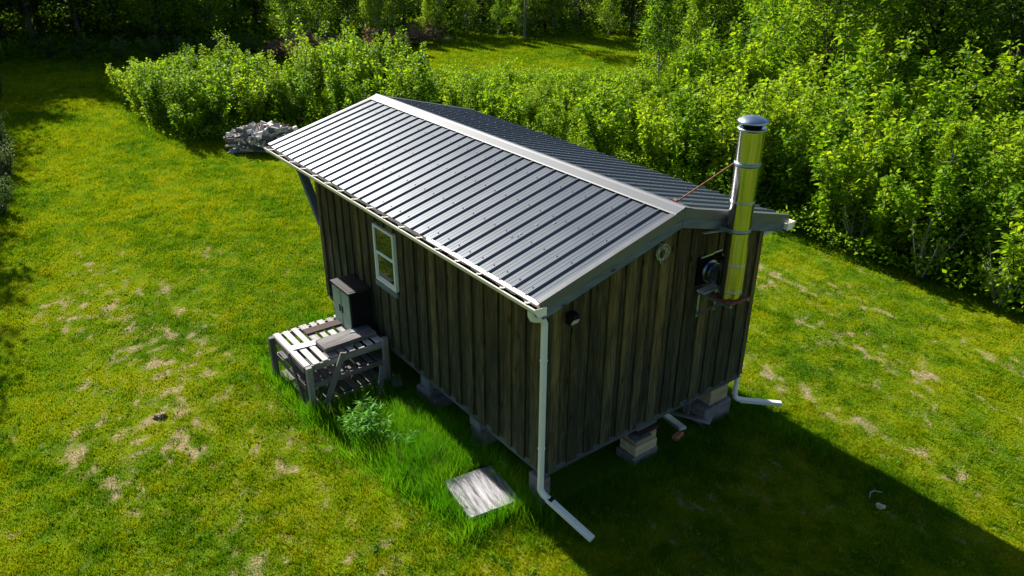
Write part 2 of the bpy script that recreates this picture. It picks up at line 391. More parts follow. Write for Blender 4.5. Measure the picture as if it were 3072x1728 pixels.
# long grass growing along the shaded wall, under the table and round the downspouts
def long_grass(name, label, regions, hmin, hmax, wid, mat):
    Vs, Fs, Ts, b = [], [], [], 0
    for (cx_, cy_, sx, sy, n_) in regions:
        x = rng.normal(cx_, sx, n_); y = rng.normal(cy_, sy, n_)
        q = x > .0
        ok = ~((x > .03) & (x < W-.03) & (y > .03) & (y < L)) & ~((x > -.80) & (x < -.09) & (y > .26) & (y < 1.03))
        x, y = x[ok], y[ok]; n_ = len(x)
        hh = rng.uniform(hmin, hmax, n_)*(.55+.9*fbm(x*3, y*3, 71, 2))
        v, f_ = blades(n_, x, y, hh, np.full(n_, wid), .55)
        Vs.append(v); Fs.append(f_+b); b += len(v)
        Ts.append(np.repeat(np.clip(fbm(x*4, y*4, 77, 2)+rng.normal(0, .18, n_), 0, 1), 3))
    o = bpy.data.objects.new(name, array_mesh(name, np.concatenate(Vs), np.concatenate(Fs), mat, np.concatenate(Ts))); COL.objects.link(o)
    return tag(o, label, 'grass', kind='stuff')
long_grass('long_grass', 'long deep green grass growing between the slatted table and the wooden panel',
           [(-.55, 1.75, .30, .42, 9000), (-.35, 2.5, .28, .35, 5000), (-.75, 1.35, .22, .25, 3500), (-.15, 1.0, .12, .5, 2200), (-1.0, 2.2, .16, .35, 1700),
            (-.9, .8, .08, .3, 800), (-.4, .22, .35, .07, 1300), (-.05, .35, .12, .25, 700), (-1.42, 4.3, .07, .5, 700), (-1.4, 3.5, .08, .15, 450), (-.7, 3.1, .35, .2, 1600)], .13, .34, .0075, M['tall_grass'])
long_grass('edge_grass', 'uneven taller grass fringing the right downspout and cabin foot',
           [(3.9, -.55, .14, .5, 1500), (3.95, 0.4, .12, .5, 700), (1.8, -.25, .9, .12, 900), (.1, -.3, .12, .3, 400), (1.2, .0, .8, .06, 500), (-.2, 5.6, .1, .4, 500)], .07, .17, .006, M['tall_grass'])

# ------------------------------------------------------------ the cabin
cabin = empty('cabin', (0, 0, FL), 'small weathered board-sided cabin with a grey ribbed metal roof, raised on blocks', 'cabin')
HE, OE, OG, OF, HR = 2.442, .224, .169, 1.221, 2.978
SL = (HR-HE)/(W/2+OE); YF = L+OF
def roof_z(x): return HR-SL*abs(x-W/2)
b = MB(); t_ = .05
e_ = .0; b.box((-e_, -e_, 0), (W+e_, t_, .094)).box((-e_, L-t_, 0), (W+e_, L+e_, .094)).box((-e_, t_, 0), (t_, L-t_, .094)).box((W-t_, t_, 0), (W+e_, L-t_, .094))
for k in range(1, 9): b.box((t_, k*.62, .005), (W-t_, k*.62+.04, .088))
b.build('floor_frame', M['trim_wood'], cabin, bevel=.004)
b = MB(); b.box((.05, .05, .094), (W-.05, L-.05, .13)); b.build('floor', M['grey_wood'], cabin)

def wall(name, axis, length, face, out, top, holes=()):
    """board-on-board siding: an inner skin of boards and outer boards lapping the gaps"""
    mb = MB()
    def put(a0, a1, z0, d0, d1, tint=None):
        segs = [(z0, None)]
        for (h0, h1, hz0, hz1) in holes:
            if a1 > h0 and a0 < h1: segs = [(z0, hz0), (hz1, None)]
        for s0, s1 in segs:
            e0 = s1 if s1 else top(a0); e1 = s1 if s1 else top(a1)
            if axis == 'y': P = lambda a, d, z: (face+out*d, a, z)
            else: P = lambda a, d, z: (a, face+out*d, z)
            vs = [P(a0, d0, s0), P(a1, d0, s0), P(a1, d0, e1), P(a0, d0, e0), P(a0, d1, s0), P(a1, d1, s0), P(a1, d1, e1), P(a0, d1, e0)]
            o = random.uniform(0, 60); o2 = random.uniform(0, 60)
            gc = [(z+o, a+o2, d) for a, d, z in ((a0, 0, s0), (a1, 0, s0), (a1, 0, e1), (a0, 0, e0), (a0, .03, s0), (a1, .03, s0), (a1, .03, e1), (a0, .03, e0))]
            fs = [(0, 1, 2, 3), (7, 6, 5, 4), (0, 4, 5, 1), (1, 5, 6, 2), (2, 6, 7, 3), (3, 7, 4, 0)]
            if (axis == 'y') == (out > 0): fs = [tuple(reversed(q)) for q in fs]
            mb.add(vs, fs, 0, tint, gc)
    a = 0.0
    while a < length-.01:
        wd = random.uniform(.125, .175); e = min(length, a+wd)
        put(a+.002, e-.002, .096, -.0285, -.0015+random.uniform(-.002, .0), random.uniform(.1, .65)); a = e  # inner boards tinted darker: groove shade put into their colour
    a = random.uniform(.04, .10)
    while a < length-.06:
        wd = random.uniform(.115, .16); e = min(length-.002, a+wd)
        put(a, e, .070+random.uniform(-.012, .012),   .0015, .0235+random.uniform(-.004, .004)); a += .264+random.uniform(-.025, .025)
    put(-.0235, .075, .07, .0015, .0245) if axis == 'x' else None
    return mb.build(name, M['siding'], cabin, bevel=.002)
TOPZ = lambda x: roof_z(min(max(x, 0), W))-.10
HOLE = (2.39, 2.74, 1.80, 2.19)
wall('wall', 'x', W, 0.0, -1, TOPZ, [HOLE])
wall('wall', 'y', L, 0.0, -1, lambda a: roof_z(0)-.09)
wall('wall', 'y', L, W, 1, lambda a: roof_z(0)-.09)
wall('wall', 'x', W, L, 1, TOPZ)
b = MB(); b.box((.03, .03, .14), (W-.03, L-.03, 2.30)); b.build('inner_lining', M['soot'], cabin)

# roof: two ribbed slopes in one sheet, deck below, ridge cap and trims as its own pieces
pitch_ = .2286
def rib_profile(y0, y1):
    pr = []; y = y0
    pts = [(0.0, 0), (.010, .022), (.030, .022), (.040, 0), (.100, 0), (.104, .0022), (.116, .0022), (.120, 0), (.154, 0), (.158, .0022), (.170, .0022), (.174, 0)]
    k = 0
    while True:
        for d, hgt in pts:
            yy = y0-.02+k*pitch_+d
            if y0 <= yy <= y1: pr.append((yy, hgt))
        k += 1
        if y0+k*pitch_ > y1: break
    return [(y0, .0)]+pr+[(y1, .0)]
pr = rib_profile(-OG, YF)
b = MB(); nrm = math.sqrt(1+SL*SL)
for sgn in (-1, 1):
    for off in (0.0,):
        vs = []
        for (y, hh) in pr:
            for xx in (W/2+OE+.03, 0.012):
                x = W/2+sgn*xx; z = roof_z(x)
                vs.append((x+sgn*SL*hh/nrm, y, z+hh/nrm))
        n = len(pr); fs = [(2*i, 2*i+1, 2*i+3, 2*i+2) if sgn > 0 else (2*i, 2*i+2, 2*i+3, 2*i+1) for i in range(n-1)]
        b.add(vs, fs, 0, .5)
        vs = []
        for y in (-OG, YF):
            for xx in (W/2+OE+.03, 0.0): x = W/2+sgn*xx; vs.append((x, y, roof_z(x)-.006))
        b.add(vs, [(0, 2, 3, 1)], 0, .5)
    for k in range(1, 32):                       # screws along the ribs
        y = -OG-.02+k*pitch_+.048
        for q, xx in enumerate((1.93, 1.42, .92, .42)):
            if random.random() < .93:
                x = W/2+sgn*(xx+random.uniform(-.01, .01)); z = roof_z(x)
                b.lathe([(.0, .031), (.008, .029), (.010, .020), (.013, .018)], (x, y, z), 8, 1)
roof = b.build('roof', [M['roof'], M['screw']], cabin)
b = MB()
for sgn in (-1, 1):
    x0, x1 = W/2+sgn*(W/2+OE-.02), W/2
    z0, z1 = roof_z(x0)-.012, HR-.012
    prf = [(x0, z0), (x1, z1), (x1, z1-.035), (x0, z0-.035)]
    b.extrude(prf if sgn < 0 else prf[::-1], -OG+.01, YF-.01, 0, True)
b.build('roof_deck', M['grey_wood'], roof)
b = MB()                                          # ridge cap
for sgn in (-1, 1):
    P = lambda xx, up: (W/2+sgn*xx, roof_z(W/2+xx)+up)
    prf = [P(.158, .024), P(.145, .031), P(.03, .036), (W/2, HR+.042), (W/2, HR+.034), P(.03, .030), P(.145, .026)]
    b.extrude(prf if sgn < 0 else prf[::-1], -OG-.012, YF+.012, 0, True, .5)
b.build('ridge_cap', M['ridge'], roof)
for (ya, yb) in ((-OG-.014, -OG+.002), (YF-.002, YF+.014)):     # rake trims: a flange on the sheet and a drop on the face
    for sgn in (-1, 1):
        b = MB(); x0, x1 = W/2+sgn*(W/2+OE+.035), W/2+sgn*.003
        yi = yb+.055 if ya < 0 else ya-.055
        z0, z1 = roof_z(x0), roof_z(x1)
        for (q0, q1, up, dn) in ((ya, yb, .026, .085),):
            vs = [(x0, q0, z0+up), (x1, q0, z1+up), (x1, q1, z1+up), (x0, q1, z0+up), (x0, q0, z0-dn), (x1, q0, z1-dn), (x1, q1, z1-dn), (x0, q1, z0-dn)]
            fs = [(0, 1, 2, 3), (7, 6, 5, 4), (0, 4, 5, 1), (1, 5, 6, 2), (2, 6, 7, 3), (3, 7, 4, 0)]
            if sgn > 0: fs = [q[::-1] for q in fs]
            b.add(vs, [q[::-1] for q in fs], 0, .5)
        q0, q1 = (yb+.0005, yi) if ya < 0 else (yi, ya-.0005)
        vs = [(x0, q0, z0+.0265), (x1, q0, z1+.0265), (x1, q1, z1+.0265), (x0, q1, z0+.0265), (x0, q0, z0+.0235), (x1, q0, z1+.0235), (x1, q1, z1+.0235), (x0, q1, z0+.0235)]
        b.add(vs, [q[::-1] for q in fs], 0, .5)
        b.build('rake_trim', M['trim_metal'], roof)
        b = MB(); yy0, yy1 = (-OG+.004, -OG+.040) if ya < 0 else (YF-.040, YF-.004)
        x0 = W/2+sgn*(W/2+OE-.03)
        vs = [(x0, yy0, roof_z(x0)-.05), (x1, yy0, z1-.05), (x1, yy1, z1-.05), (x0, yy1, roof_z(x0)-.05),
              (x0, yy0, roof_z(x0)-.215), (x1, yy0, z1-.215), (x1, yy1, z1-.215), (x0, yy1, roof_z(x0)-.215)]
        o_ = random.uniform(0, 40)
        b.add(vs, [q[::-1] for q in fs], 0, .5, [(v[0]+o_, v[2], v[1]) for v in vs])
        b.build('barge_board', M['trim_wood'], cabin, bevel=.003)
for sgn in (-1, 1):                               # eave fascia and boxed soffit
    xo = W/2+sgn*(W/2+OE-.035)
    b = MB(); b.box((xo-.012, -OG+.045, roof_z(xo)-.20), (xo+.012, YF-.045, roof_z(xo)-.052)); b.build('fascia_board', M['trim_wood'], cabin)
    xi = W/2+sgn*(W/2+.032)
    b = MB(); b.box((min(xi, xo-sgn*.013), .0, roof_z(xo)-.19), (max(xi, xo-sgn*.013), L, roof_z(xo)-.17)); b.build('soffit', M['siding'], cabin)
for sgn in (-1, 1):
    x0, x1 = W/2+sgn*(W/2-.01), W/2+sgn*.002
    prf = [(x0, roof_z(x0)-.075), (x1, roof_z(x1)-.075), (x1, roof_z(x1)-.093), (x0, roof_z(x0)-.093)]
    b = MB(); b.extrude(prf if sgn < 0 else prf[::-1], -OG+.042, -.036, 0, True); b.build('soffit', M['trim_wood'], cabin)
# porch end: plate beams carrying the far overhang and the diagonal braces under them
for x in (.05, W-.05):
    b = MB(); b.box((x-.045, L+.034, 2.24), (x+.045, YF-.05, 2.37)); b.build('porch_beam', M['trim_wood'], cabin, bevel=.004)
    b = MB(); b.beam((x, L+.07, 1.32), (x, L+.86, 2.27), .085, .13, up=(1, 0, 0)); b.build('porch_brace', M['trim_wood'], cabin, bevel=.004)

# gutters with hangers, litter blackened to carry the trough's shade, and downspouts
def gutter(sgn, drop=0.0):
    X = lambda d: W/2+sgn*(W/2+d)
    prf = [(X(.206), 2.405), (X(.206), 2.325), (X(.30), 2.325), (X(.322), 2.355), (X(.345), 2.40), (X(.356), 2.412), (X(.354), 2.420), (X(.338), 2.417),
           (X(.322), 2.36), (X(.295), 2.331), (X(.212), 2.331), (X(.212), 2.405)]
    b = MB(); b.extrude(prf if sgn < 0 else prf[::-1], -.215, YF-.03, 0, True)
    cap = [(X(.200), 2.412), (X(.200), 2.318), (X(.303), 2.318), (X(.330), 2.352), (X(.360), 2.408), (X(.360), 2.424)]
    for y in (-.220, YF-.03): b.extrude(cap if sgn < 0 else cap[::-1], y, y+.005, 0, True)
    g_ = b.build('gutter', M['gutter'], cabin, (0, 0, -drop))
    b = MB(); n = 60
    for i in range(n):
        y0 = -.2+(YF-.05+.2)*i/n; y1 = -.2+(YF-.05+.2)*(i+1)/n; zz = 2.345+random.uniform(-.006, .012)
        b.box((X(.214), y0, 2.333), (X(.309), y1-.003, zz))
    b.build('shade_dark_litter', M['shade_litter'], g_)
    for k in range(17):
        y = -.05+k*.425
        if y > YF-.1: break
        b = MB(); b.beam((X(.214), y, 2.412), (X(.340), y, 2.426), .028, .006); b.box((X(.328), y-.013, 2.42), (X(.348), y+.013, 2.437)); b.build('gutter_hanger', M['gutter'], g_)
    return g_
g_l = gutter(-1); gutter(1, .055)
b = MB(); b.extrude([(-.286, 2.436), (-.246, 2.452), (-.246, 2.448), (-.286, 2.432)], -OG+.0, 1.95, 0, True); b.build('drip_edge', M['gutter'], roof)

for (x_, y_, r_) in ((.448, 1.053, .016), (.676, 1.047, .016), (.815, .891, .015), (.346, 1.091, .012)):
    b = MB(); n = 11; pr_ = [r_*random.uniform(.6, 1.1) for _ in range(n)]
    vs = []
    for up, k_ in ((.0045, 1.0), (.0075, .7)):
        for i in range(n):
            xx = x_+pr_[i]*k_*1.5*math.cos(i*2*math.pi/n); vs.append((xx, y_+pr_[i]*k_*math.sin(i*2*math.pi/n), roof_z(xx)+up))
    b.add(vs, [(i, (i+1) % n, n+(i+1) % n, n+i) for i in range(n)]+[tuple(range(n, 2*n))]); b.build('bird_dropping', M['ridge'], roof)
def rect_pipe(mb, pts, wx, wy, mi=0):
    """rounded rectangular pipe along pts"""
    for a, c in zip(pts[:-1], pts[1:]): mb.beam(a, c, wx, wy, mi, up=(0, 1, 0) if abs(c[2]-a[2]) > .5*(Vector(c)-Vector(a)).length else (0, 0, 1))
def downspout(x, y, top, sgn):
    b = MB(); b.box((x-.034, y-.030, -.10 if sgn < 0 else -.36), (x+.034, y+.030, top))
    d = b.build('downspout', M['white'], cabin, bevel=.012)
    for z in (1.66, .50):
        e = MB(); e.box((x-.038, y-.034, z-.022), (x+.038, y+.034, z+.022)); e.build('joint_sleeve', M['white'], d, bevel=.012)
    return d
DX, DY = -.085, -.052
d = downspout(DX, DY, 2.10, -1)
b = MB(); arc = [(-.275, -.06, 2.33), (-.272, -.06, 2.27), (-.25, -.059, 2.225), (-.20, -.057, 2.20), (-.15, -.055, 2.185), (-.105, -.053, 2.155), (DX, DY, 2.11), (DX, DY, 2.06)]
b.tube(arc, [.038, .038, .039, .038, .038, .038, .038, .036], 14); b.build('top_elbow', M['white'], d)
b = MB(); ext = [(DX, DY, -.04), (DX, DY, -.085), (DX+.003, DY-.010, -.115), (DX+.010, DY-.030, -.140), (DX+.020, DY-.058, -.160), (DX+.036, DY-.105, -.188)]
for i, (a, c) in enumerate(zip(ext[:-1], ext[1:])):
    dr = (Vector(c)-Vector(a)).normalized()
    b.tube([Vector(a)-dr*.006, Vector(c)+dr*.006], [.0405+.002*(i % 2)]*2, 12)
b.build('bottom_elbow', M['white'], d)
b = MB(); a, c = Vector((DX+.030, DY-.09, -.180)), Vector((.105, -.765, -.425))
b.beam(a, c, .082, .062); dd = (c-a).normalized()
q = b.build('outlet_extension', M['white'], d, bevel=.008)
b = MB(); b.beam(a+dd*.035+Vector((0, 0, .034)), a+dd*.085+Vector((0, 0, .034)), .070, .006); b.build('coupling_gap', M['black'], q)
d2 = downspout(W+.065, .085, 2.30, 1)
b = MB(); b.tube([(W+.065, .085, -.33), (W+.075, .08, -.40), (W+.11, .055, -.44), (W+.16, .01, -.455)], .042, 12); b.build('bottom_elbow', M['white'], d2)
b = MB(); b.beam((W+.13, .03, -.455), (W+.60, -.36, -.50), .082, .060); b.build('outlet_extension', M['white'], d2, bevel=.008)
b = MB(); b.tube([(W+.28, -.03, 2.30), (W+.27, -.02, 2.24), (W+.16, .03, 2.20), (W+.075, .08, 2.14), (W+.065, .085, 2.06)], .045, 12); b.build('top_elbow', M['white'], d2)

# window in the left wall
y0, y1, z0, z1, zm = 3.235, 3.825, 1.135, 2.005, 1.585
b = MB(); fx = (-.058, -.002); fw = .042
b.box((fx[0], y0, z0), (fx[1], y0+fw, z1)).box((fx[0], y1-fw, z0), (fx[1], y1, z1)).box((fx[0], y0+fw, z1-fw), (fx[1], y1-fw, z1)).box((fx[0], y0+fw, z0), (fx[1], y1-fw, z0+.05))
win = b.build('window', M['white'], cabin, bevel=.004)
b = MB(); b.box((-.048, y0+fw, zm-.022), (-.008, y1-fw, zm+.022)); b.build('meeting_rail', M['white'], win, bevel=.003)
b = MB(); s_w = .026
b.box((-.040, y0+fw, z0+.05), (-.010, y0+fw+s_w, zm-.022)).box((-.040, y1-fw-s_w, z0+.05), (-.010, y1-fw, zm-.022)).box((-.040, y0+fw+s_w, z0+.05), (-.010, y1-fw-s_w, z0+.05+s_w))
b.build('lower_sash', M['white'], win)
b = MB(); b.box((-.034, y0+fw, zm+.022), (-.0295, y1-fw, z1-fw)); b.build('upper_pane', M['glass'], win)
b = MB(); b.box((-.028, y0+fw+s_w, z0+.05+s_w), (-.032, y1-fw-s_w, zm-.022)); b.build('lower_pane', M['glass'], win)
b = MB(); b.box((-.062, y0-.02, z0-.085), (-.028, y1+.02, z0-.003)); b.build('sill', M['trim_wood'], win, bevel=.003)

# flood light, wall opening and chimney on the near gable
b = MB(); b.box((.235, -.090, 1.985), (.345, -.027, 2.125), 0).box((.245, -.135, 2.065), (.335, -.088, 2.125), 0)
fl = b.build('flood_light', M['black'], cabin, bevel=.008)
b = MB(); b.beam((.29, -.092, 2.0), (.29, -.128, 2.058), .085, .012, up=(0, -1, 1)); b.build('lens', M['lamp_lens'], fl)
b = MB(); b.box((HOLE[0], .002, HOLE[2]), (HOLE[1], .026, HOLE[3])); th_ = b.build('wall_opening', M['soot'], cabin)
b = MB(); b.box((2.37, -.038, 2.186), (2.60, -.030, 2.205)).box((2.602, -.038, 2.196), (2.76, -.030, 2.215)); b.build('opening_flashing', M['alu'], th_)
CX, CYY, CR = 2.575, -.352, .142
b = MB(); b.lathe([(CR, 1.75), (CR, 3.80)], (CX, CYY, 0), 64); b.lathe([(0, 1.75), (CR, 1.75)], (CX, CYY, 0), 32)
for z in (1.86, 2.20, 2.985, 3.44):
    for dz in (-.010, .008): b.lathe([(CR+.0005, z+dz-.006), (CR+.004, z+dz-.003), (CR+.004, z+dz+.003), (CR+.0005, z+dz+.006)], (CX, CYY, 0), 64)
chim = b.build('chimney', M['chrome'], cabin)
b = MB(); b.lathe([(CR, 3.795), (CR+.012, 3.80), (CR+.022, 3.815), (CR+.020, 3.825), (CR-.02, 3.835), (CR-.03, 3.80)], (CX, CYY, 0), 48); b.build('collar', M['dull_chrome'], chim)
b = MB(); b.lathe([(.100, 3.78), (.100, 3.90), (.02, 3.90)], (CX, CYY, 0), 32); b.build('flue_neck', M['soot'], chim)
b = MB(); b.lathe([(.0, 3.90), (.12, 3.895), (.172, 3.885), (.176, 3.893), (.16, 3.915), (.10, 3.943), (.04, 3.955), (0, 3.958)], (CX, CYY, 0), 48); b.build('rain_cap', M['dull_chrome'], chim)
for z in (3.42, 2.63):
    b = MB(); b.lathe([(CR+.001, z-.022), (CR+.007, z-.020), (CR+.007, z+.020), (CR+.001, z+.022)], (CX, CYY, 0), 40)
    bd = b.build('support_band', M['steel_blue'], chim)
    if z < 3:
        for x in (CX-.15, CX+.15):
            b = MB(); b.beam((x, CYY-.02, z), (x, -OG+.0035, z), .006, .04, up=(0, 0, 1)); b.build('wall_strap', M['steel_blue'], bd)
        b = MB(); b.beam((CX-.156, CYY+.1, z-.02), (CX-.42, -OG-.012, z-.01), .04, .008); b.build('wall_strap', M['steel_blue'], bd)
b = MB(); b.tube([(2.575, -.01, 1.965), (2.575, -.22, 1.965)], .125, 28)
for y in (-.028, -.085, -.10): b.tube([(2.575, y-.006, 1.965), (2.575, y+.006, 1.965)], .148 if y > -.05 else .131, 28)
b.build('tee_pipe', M['dull_chrome'], chim)
b = MB(); b.box((CX-.17, CYY-.17, 1.732), (CX+.17, CYY+.16, 1.747), 0).box((CX-.05, CYY-.175, 1.728), (CX+.185, CYY-.165, 1.752), 0)
b.build('base_plate', M['rust'], chim)
for x in (CX-.165, CX+.165):
    b = MB(); b.beam((x, -.035, 1.715), (x, CYY-.17, 1.715), .035, .030).beam((x, -.04, 1.42), (x, CYY-.02, 1.70), .030, .030, up=(1, 0, 0)).box((x-.02, -.040, 1.38), (x+.02, -.032, 1.76))
    b.build('bracket_arm', M['steel_blue'], chim)
b = MB(); b.box((2.36, -.15, 1.745), (2.66, -.034, 1.775)); b.build('bracket_shelf', M['grey_wood'], chim)
b = MB(); b.tube([(1.955, .10, HR-.02), (CX-.10, CYY+.10, 3.42)], .0085, 8); b.box((1.93, .08, HR-.01), (1.98, .13, HR+.012)); b.build('stay_rod', M['rust'], chim)

# coil of cable hung from the gable
b = MB(); rr_ = random.Random(4)
for k in range(7):
    cx_, cz_, ra = 1.625+rr_.uniform(-.012, .012), 2.475+rr_.uniform(-.02, .01), rr_.uniform(.065, .105)
    b.tube([(cx_+ra*.92*math.cos(t), -.045-.006*k+.008*math.sin(3*t+k), cz_+ra*math.sin(t)) for t in np.linspace(0, 2*math.pi, 25)], .0032, 6, caps=False)
b.tube([(1.60, -.05, 2.40), (1.61, -.055, 2.36), (1.63, -.05, 2.33)], .0055, 6)
b.box((1.615, -.10, 2.565), (1.635, -.03, 2.575))
o = b.build('cable_coil', M['cable'], None, (0, 0, FL)); tag(o, 'coil of pale cable hanging on the siding under the gable trim', 'cable coil')

# ------------------------------------------------------------ things round the cabin
t = empty('storage_cabinet', (-.222, 4.365, 0), 'black two-door storage cabinet with grey-green doors, against the wall under the window', 'cabinet')
hw, hd, top = .300, .183, FL+.89
b = MB(); b.box((-hd+.02, -hw, .02), (hd, hw, top-.035)); b.build('body', M['black'], t, bevel=.006)
b = MB(); b.box((-hd-.012, -hw-.012, top-.033), (hd+.004, hw+.012, top)).box((-hd+.03, -hw+.03, top+.0005), (hd-.03, hw-.03, top+.005)); b.build('lid', M['cab_lid'], t, bevel=.008)
for s in (-1, 1):
    b = MB(); b.box((-hd, s*.014, .06), (-hd+.018, s*(hw-.022), top-.05)); dr = b.build('door', M['cab_door'], t, bevel=.005)
    b = MB(); b.box((-hd-.016, s*.03, top-.42), (-hd-.002, s*.05, top-.30)); b.build('handle', M['black'], dr)

t = empty('pallet_table', (-.735, 4.18, 0), 'weathered two-shelf slatted table with diagonal braces, beside the cabin wall', 'table')
x0, x1, y0, y1, zt = -.63, .635, -.56, .57, FL+.22
rt = random.Random(3)
b = MB(); xx = x0; k = 0
while xx < x1-.05:
    wd = rt.uniform(.082, .10) if k % 5 != 3 else .12
    yo = rt.uniform(-.02, .02)
    b.box((xx, y0+yo, zt-.02), (min(xx+wd, x1+.01), y1+.02+yo, zt+rt.uniform(-.002, .003))); xx += wd+rt.uniform(.03, .055); k += 1
b.build('tabletop', M['slat'], t, bevel=.003)
b = MB(); b.box((x0, y0-.012, zt-.115), (x1, y0+.026, zt-.022)).box((x0, y1-.026, zt-.115), (x1, y1+.012, zt-.022)).box((x0, -.03, zt-.11), (x1, .02, zt-.022))
b.box((x0-.022, y0-.01, zt-.105), (x0-.001, y1+.01, zt-.003)).box((x1+.001, y0, zt-.105), (x1+.024, y1, zt-.022)); b.build('top_frame', M['table_frame'], t, bevel=.004)
for zs in (.47, .13):
    b = MB(); xx = x0+.02
    while xx < x1-.05:
        wd = rt.uniform(.085, .125); b.box((xx, y0+.03, zs-.018), (min(xx+wd, x1), y1-.03, zs+rt.uniform(0, .003))); xx += wd+rt.uniform(.02, .035)
    sh = b.build('shelf', M['table_frame'], t, bevel=.003)
    b = MB(); b.box((x0, y0-.014, zs-.10), (x1, y0+.024, zs-.02)).box((x0, y1-.024, zs-.10), (x1, y1+.014, zs-.02)).box((x0-.022, y0, zs-.09), (x0-.001, y1, zs+.0)); b.build('shelf_rail', M['table_frame'], sh, bevel=.004)
for (x, y, zz) in ((x0+.035, y0-.055, zt-.002), (x0-.06, y1-.06, zt-.025), (x1-.03, y0-.055, zt+.075), (x1-.03, y1+.05, zt-.03)):
    b = MB(); b.box((x-.042, y-.038, -.03), (x+.042, y+.038, zt if zz < zt else zz)); b.build('leg', M['table_frame'], t, bevel=.005)
b = MB(); b.beam((-.085, y0-.115, zt+.09), (-.455, y0-.115, .03), .085, .035, up=(0, 1, 0)); b.build('diagonal_brace', M['table_frame'], t, bevel=.004)
b = MB(); b.beam((x0-.065, -.17, zt+.05), (x0-.065, -.64, .10), .065, .035, up=(1, 0, 0)); b.build('diagonal_brace', M['table_frame'], t, bevel=.004)

def plank(name, label, cat, cen, size, rz, mat, tilt=(0, 0), bevel=.004, group=None, n=1):
    b = MB(); lx, ly, lz = size
    for i in range(n):
        a0, a1 = -ly/2+ly*i/n, -ly/2+ly*(i+1)/n-(0 if n == 1 else .004)
        b.box((-lx/2+random.uniform(0, .006)*(n > 1), a0, -lz/2), (lx/2, a1, lz/2))
    o = b.build(name, mat, None, cen, bevel); o.rotation_euler = (tilt[0], tilt[1], rz); return tag(o, label, cat, group)
zt = FL+.223
plank('stained_board', 'reddish brown stained board lying across the table slats', 'board', (-.59, 4.505, zt+.012), (.765, .175, .022), R(-1), M['brown_board'])
plank('metal_strip', 'pale grey metal strip half under the thick grey plank', 'metal strip', (-1.12, 4.17, zt+.006), (.37, .14, .008), R(-8), M['alu'])
plank('thick_plank', 'thick silver-grey plank lying on the slatted table', 'plank', (-.57, 3.93, zt+.048), (.835, .325, .066), R(1.2), M['grey_wood'], n=1, bevel=.006)
b = MB(); b.add([(-.05, -.03, 0), (.07, -.07, 0), (.085, .06, 0), (.07, .075, 0), (-.05, -.03, .008), (.07, -.07, .008), (.085, .06, .008), (.07, .075, .008)],
                [(3, 2, 1, 0), (4, 5, 6, 7), (0, 1, 5, 4), (1, 2, 6, 5), (2, 3, 7, 6), (3, 0, 4, 7)])
o = b.build('slate_piece', M['slate'], None, (-.44, 4.0, zt+.082)); tag(o, 'small blue-grey slate offcut on top of the thick plank', 'slate')
plank('offcut_block', 'short grey wood offcut standing between cabinet and table', 'offcut', (-.02-.045, 4.30, FL+.14), (.10, .10, .16), R(20), M['table_frame'], (R(12), 0))
plank('leaning_board', 'grey board leaning upright against the table corner leg', 'board', (-.335, 3.37, .28), (.095, .035, .44), R(15), M['grey_wood'], (R(-12), R(24)))
plank('short_board', 'short dark board lying flat in the grass behind the leaning board', 'board', (-.06, 3.42, .14), (.42, .14, .035), R(68), M['table_frame'], (0, R(10)))

b = MB()
for i in range(5):
    a0 = -.335+.134*i; b.box((a0, -.375+random.uniform(0, .004), -.022), (a0+.1305, .375-random.uniform(0, .006), .022), 0, (.52, .40, .6, .47, .36)[i])
for y in (-.30, .0, .30): b.box((-.32, y-.03, -.058), (.32, y+.03, -.0225))
o = b.build('wooden_panel', M['panel_wood'], None, (-.441, .648, .125), .003); o.rotation_euler = (R(-1), R(1), R(-8)); o.scale = (1.02, 1.02, 1); tag(o, 'square bleached plank panel lying in the grass by the near corner', 'panel')

# piers under the cabin
def block(name, label, lo, hi, mat, rz=0, cat='block', bev=.008):
    c = [(a+q)/2 for a, q in zip(lo, hi)]; b = MB(); d = [(q-a)/2 for a, q in zip(lo, hi)]
    b.box((-d[0], -d[1], -d[2]), d); o = b.build(name, mat, None, c, bev); o.rotation_euler = (0, 0, rz); return tag(o, label, cat)
block('concrete_block', 'wide concrete block under the right gable corner, near the right downspout', (2.95, .03, -.10), (3.52, .38, .22), M['concrete'])
block('timber_block', 'stacked timber packing on the block under the right gable corner', (3.1, .08, .222), (3.48, .34, .546), M['timber'])
block('concrete_block', 'pale concrete footing block at the middle of the gable foot', (1.50, -.03, -.08), (1.95, .30, .12), M['concrete'])
block('timber_block', 'yellowish squared timber on the mid-gable footing block', (1.53, -.02, .122), (1.93, .27, .27), M['timber'])
block('timber_block', 'second timber stacked on top of the yellowish squared timber', (1.56, -.005, .272), (1.92, .25, .40), M['timber'])
plank('shim_board', 'reddish shim board between timber stack and floor frame', 'shim', (1.74, .02, .47), (.34, .14, .03), R(1), M['brown_board'])
plank('shim_board', 'blue-grey shim under the floor frame at mid gable', 'shim', (1.60, .0, .437), (.28, .16, .028), R(-2), M['trim_wood'])
plank('shim_board', 'dark packing board topping the mid-gable pier', 'shim', (1.75, .08, .515), (.36, .12, .05), R(0), M['table_frame'])
block('concrete_block', 'narrow upright concrete block beneath the near corner', (.02, .06, -.08), (.16, .30, .44), M['concrete'], R(4))
block('concrete_block', 'concrete block under the left wall nearest the long grass', (.12, 1.42, -.08), (.42, 1.70, .30), M['concrete'])
block('timber_block', 'grey timber packing above the left wall block by the long grass', (.09, 1.44, .302), (.40, 1.68, .47), M['trim_wood'])
block('concrete_block', 'long concrete block under the left wall behind the table', (.06, 2.50, -.08), (.36, 3.05, .20), M['concrete'])
block('concrete_block', 'flat grey slab laid on the long block behind the table', (.03, 2.62, .202), (.33, 2.95, .30), M['concrete'], R(5))
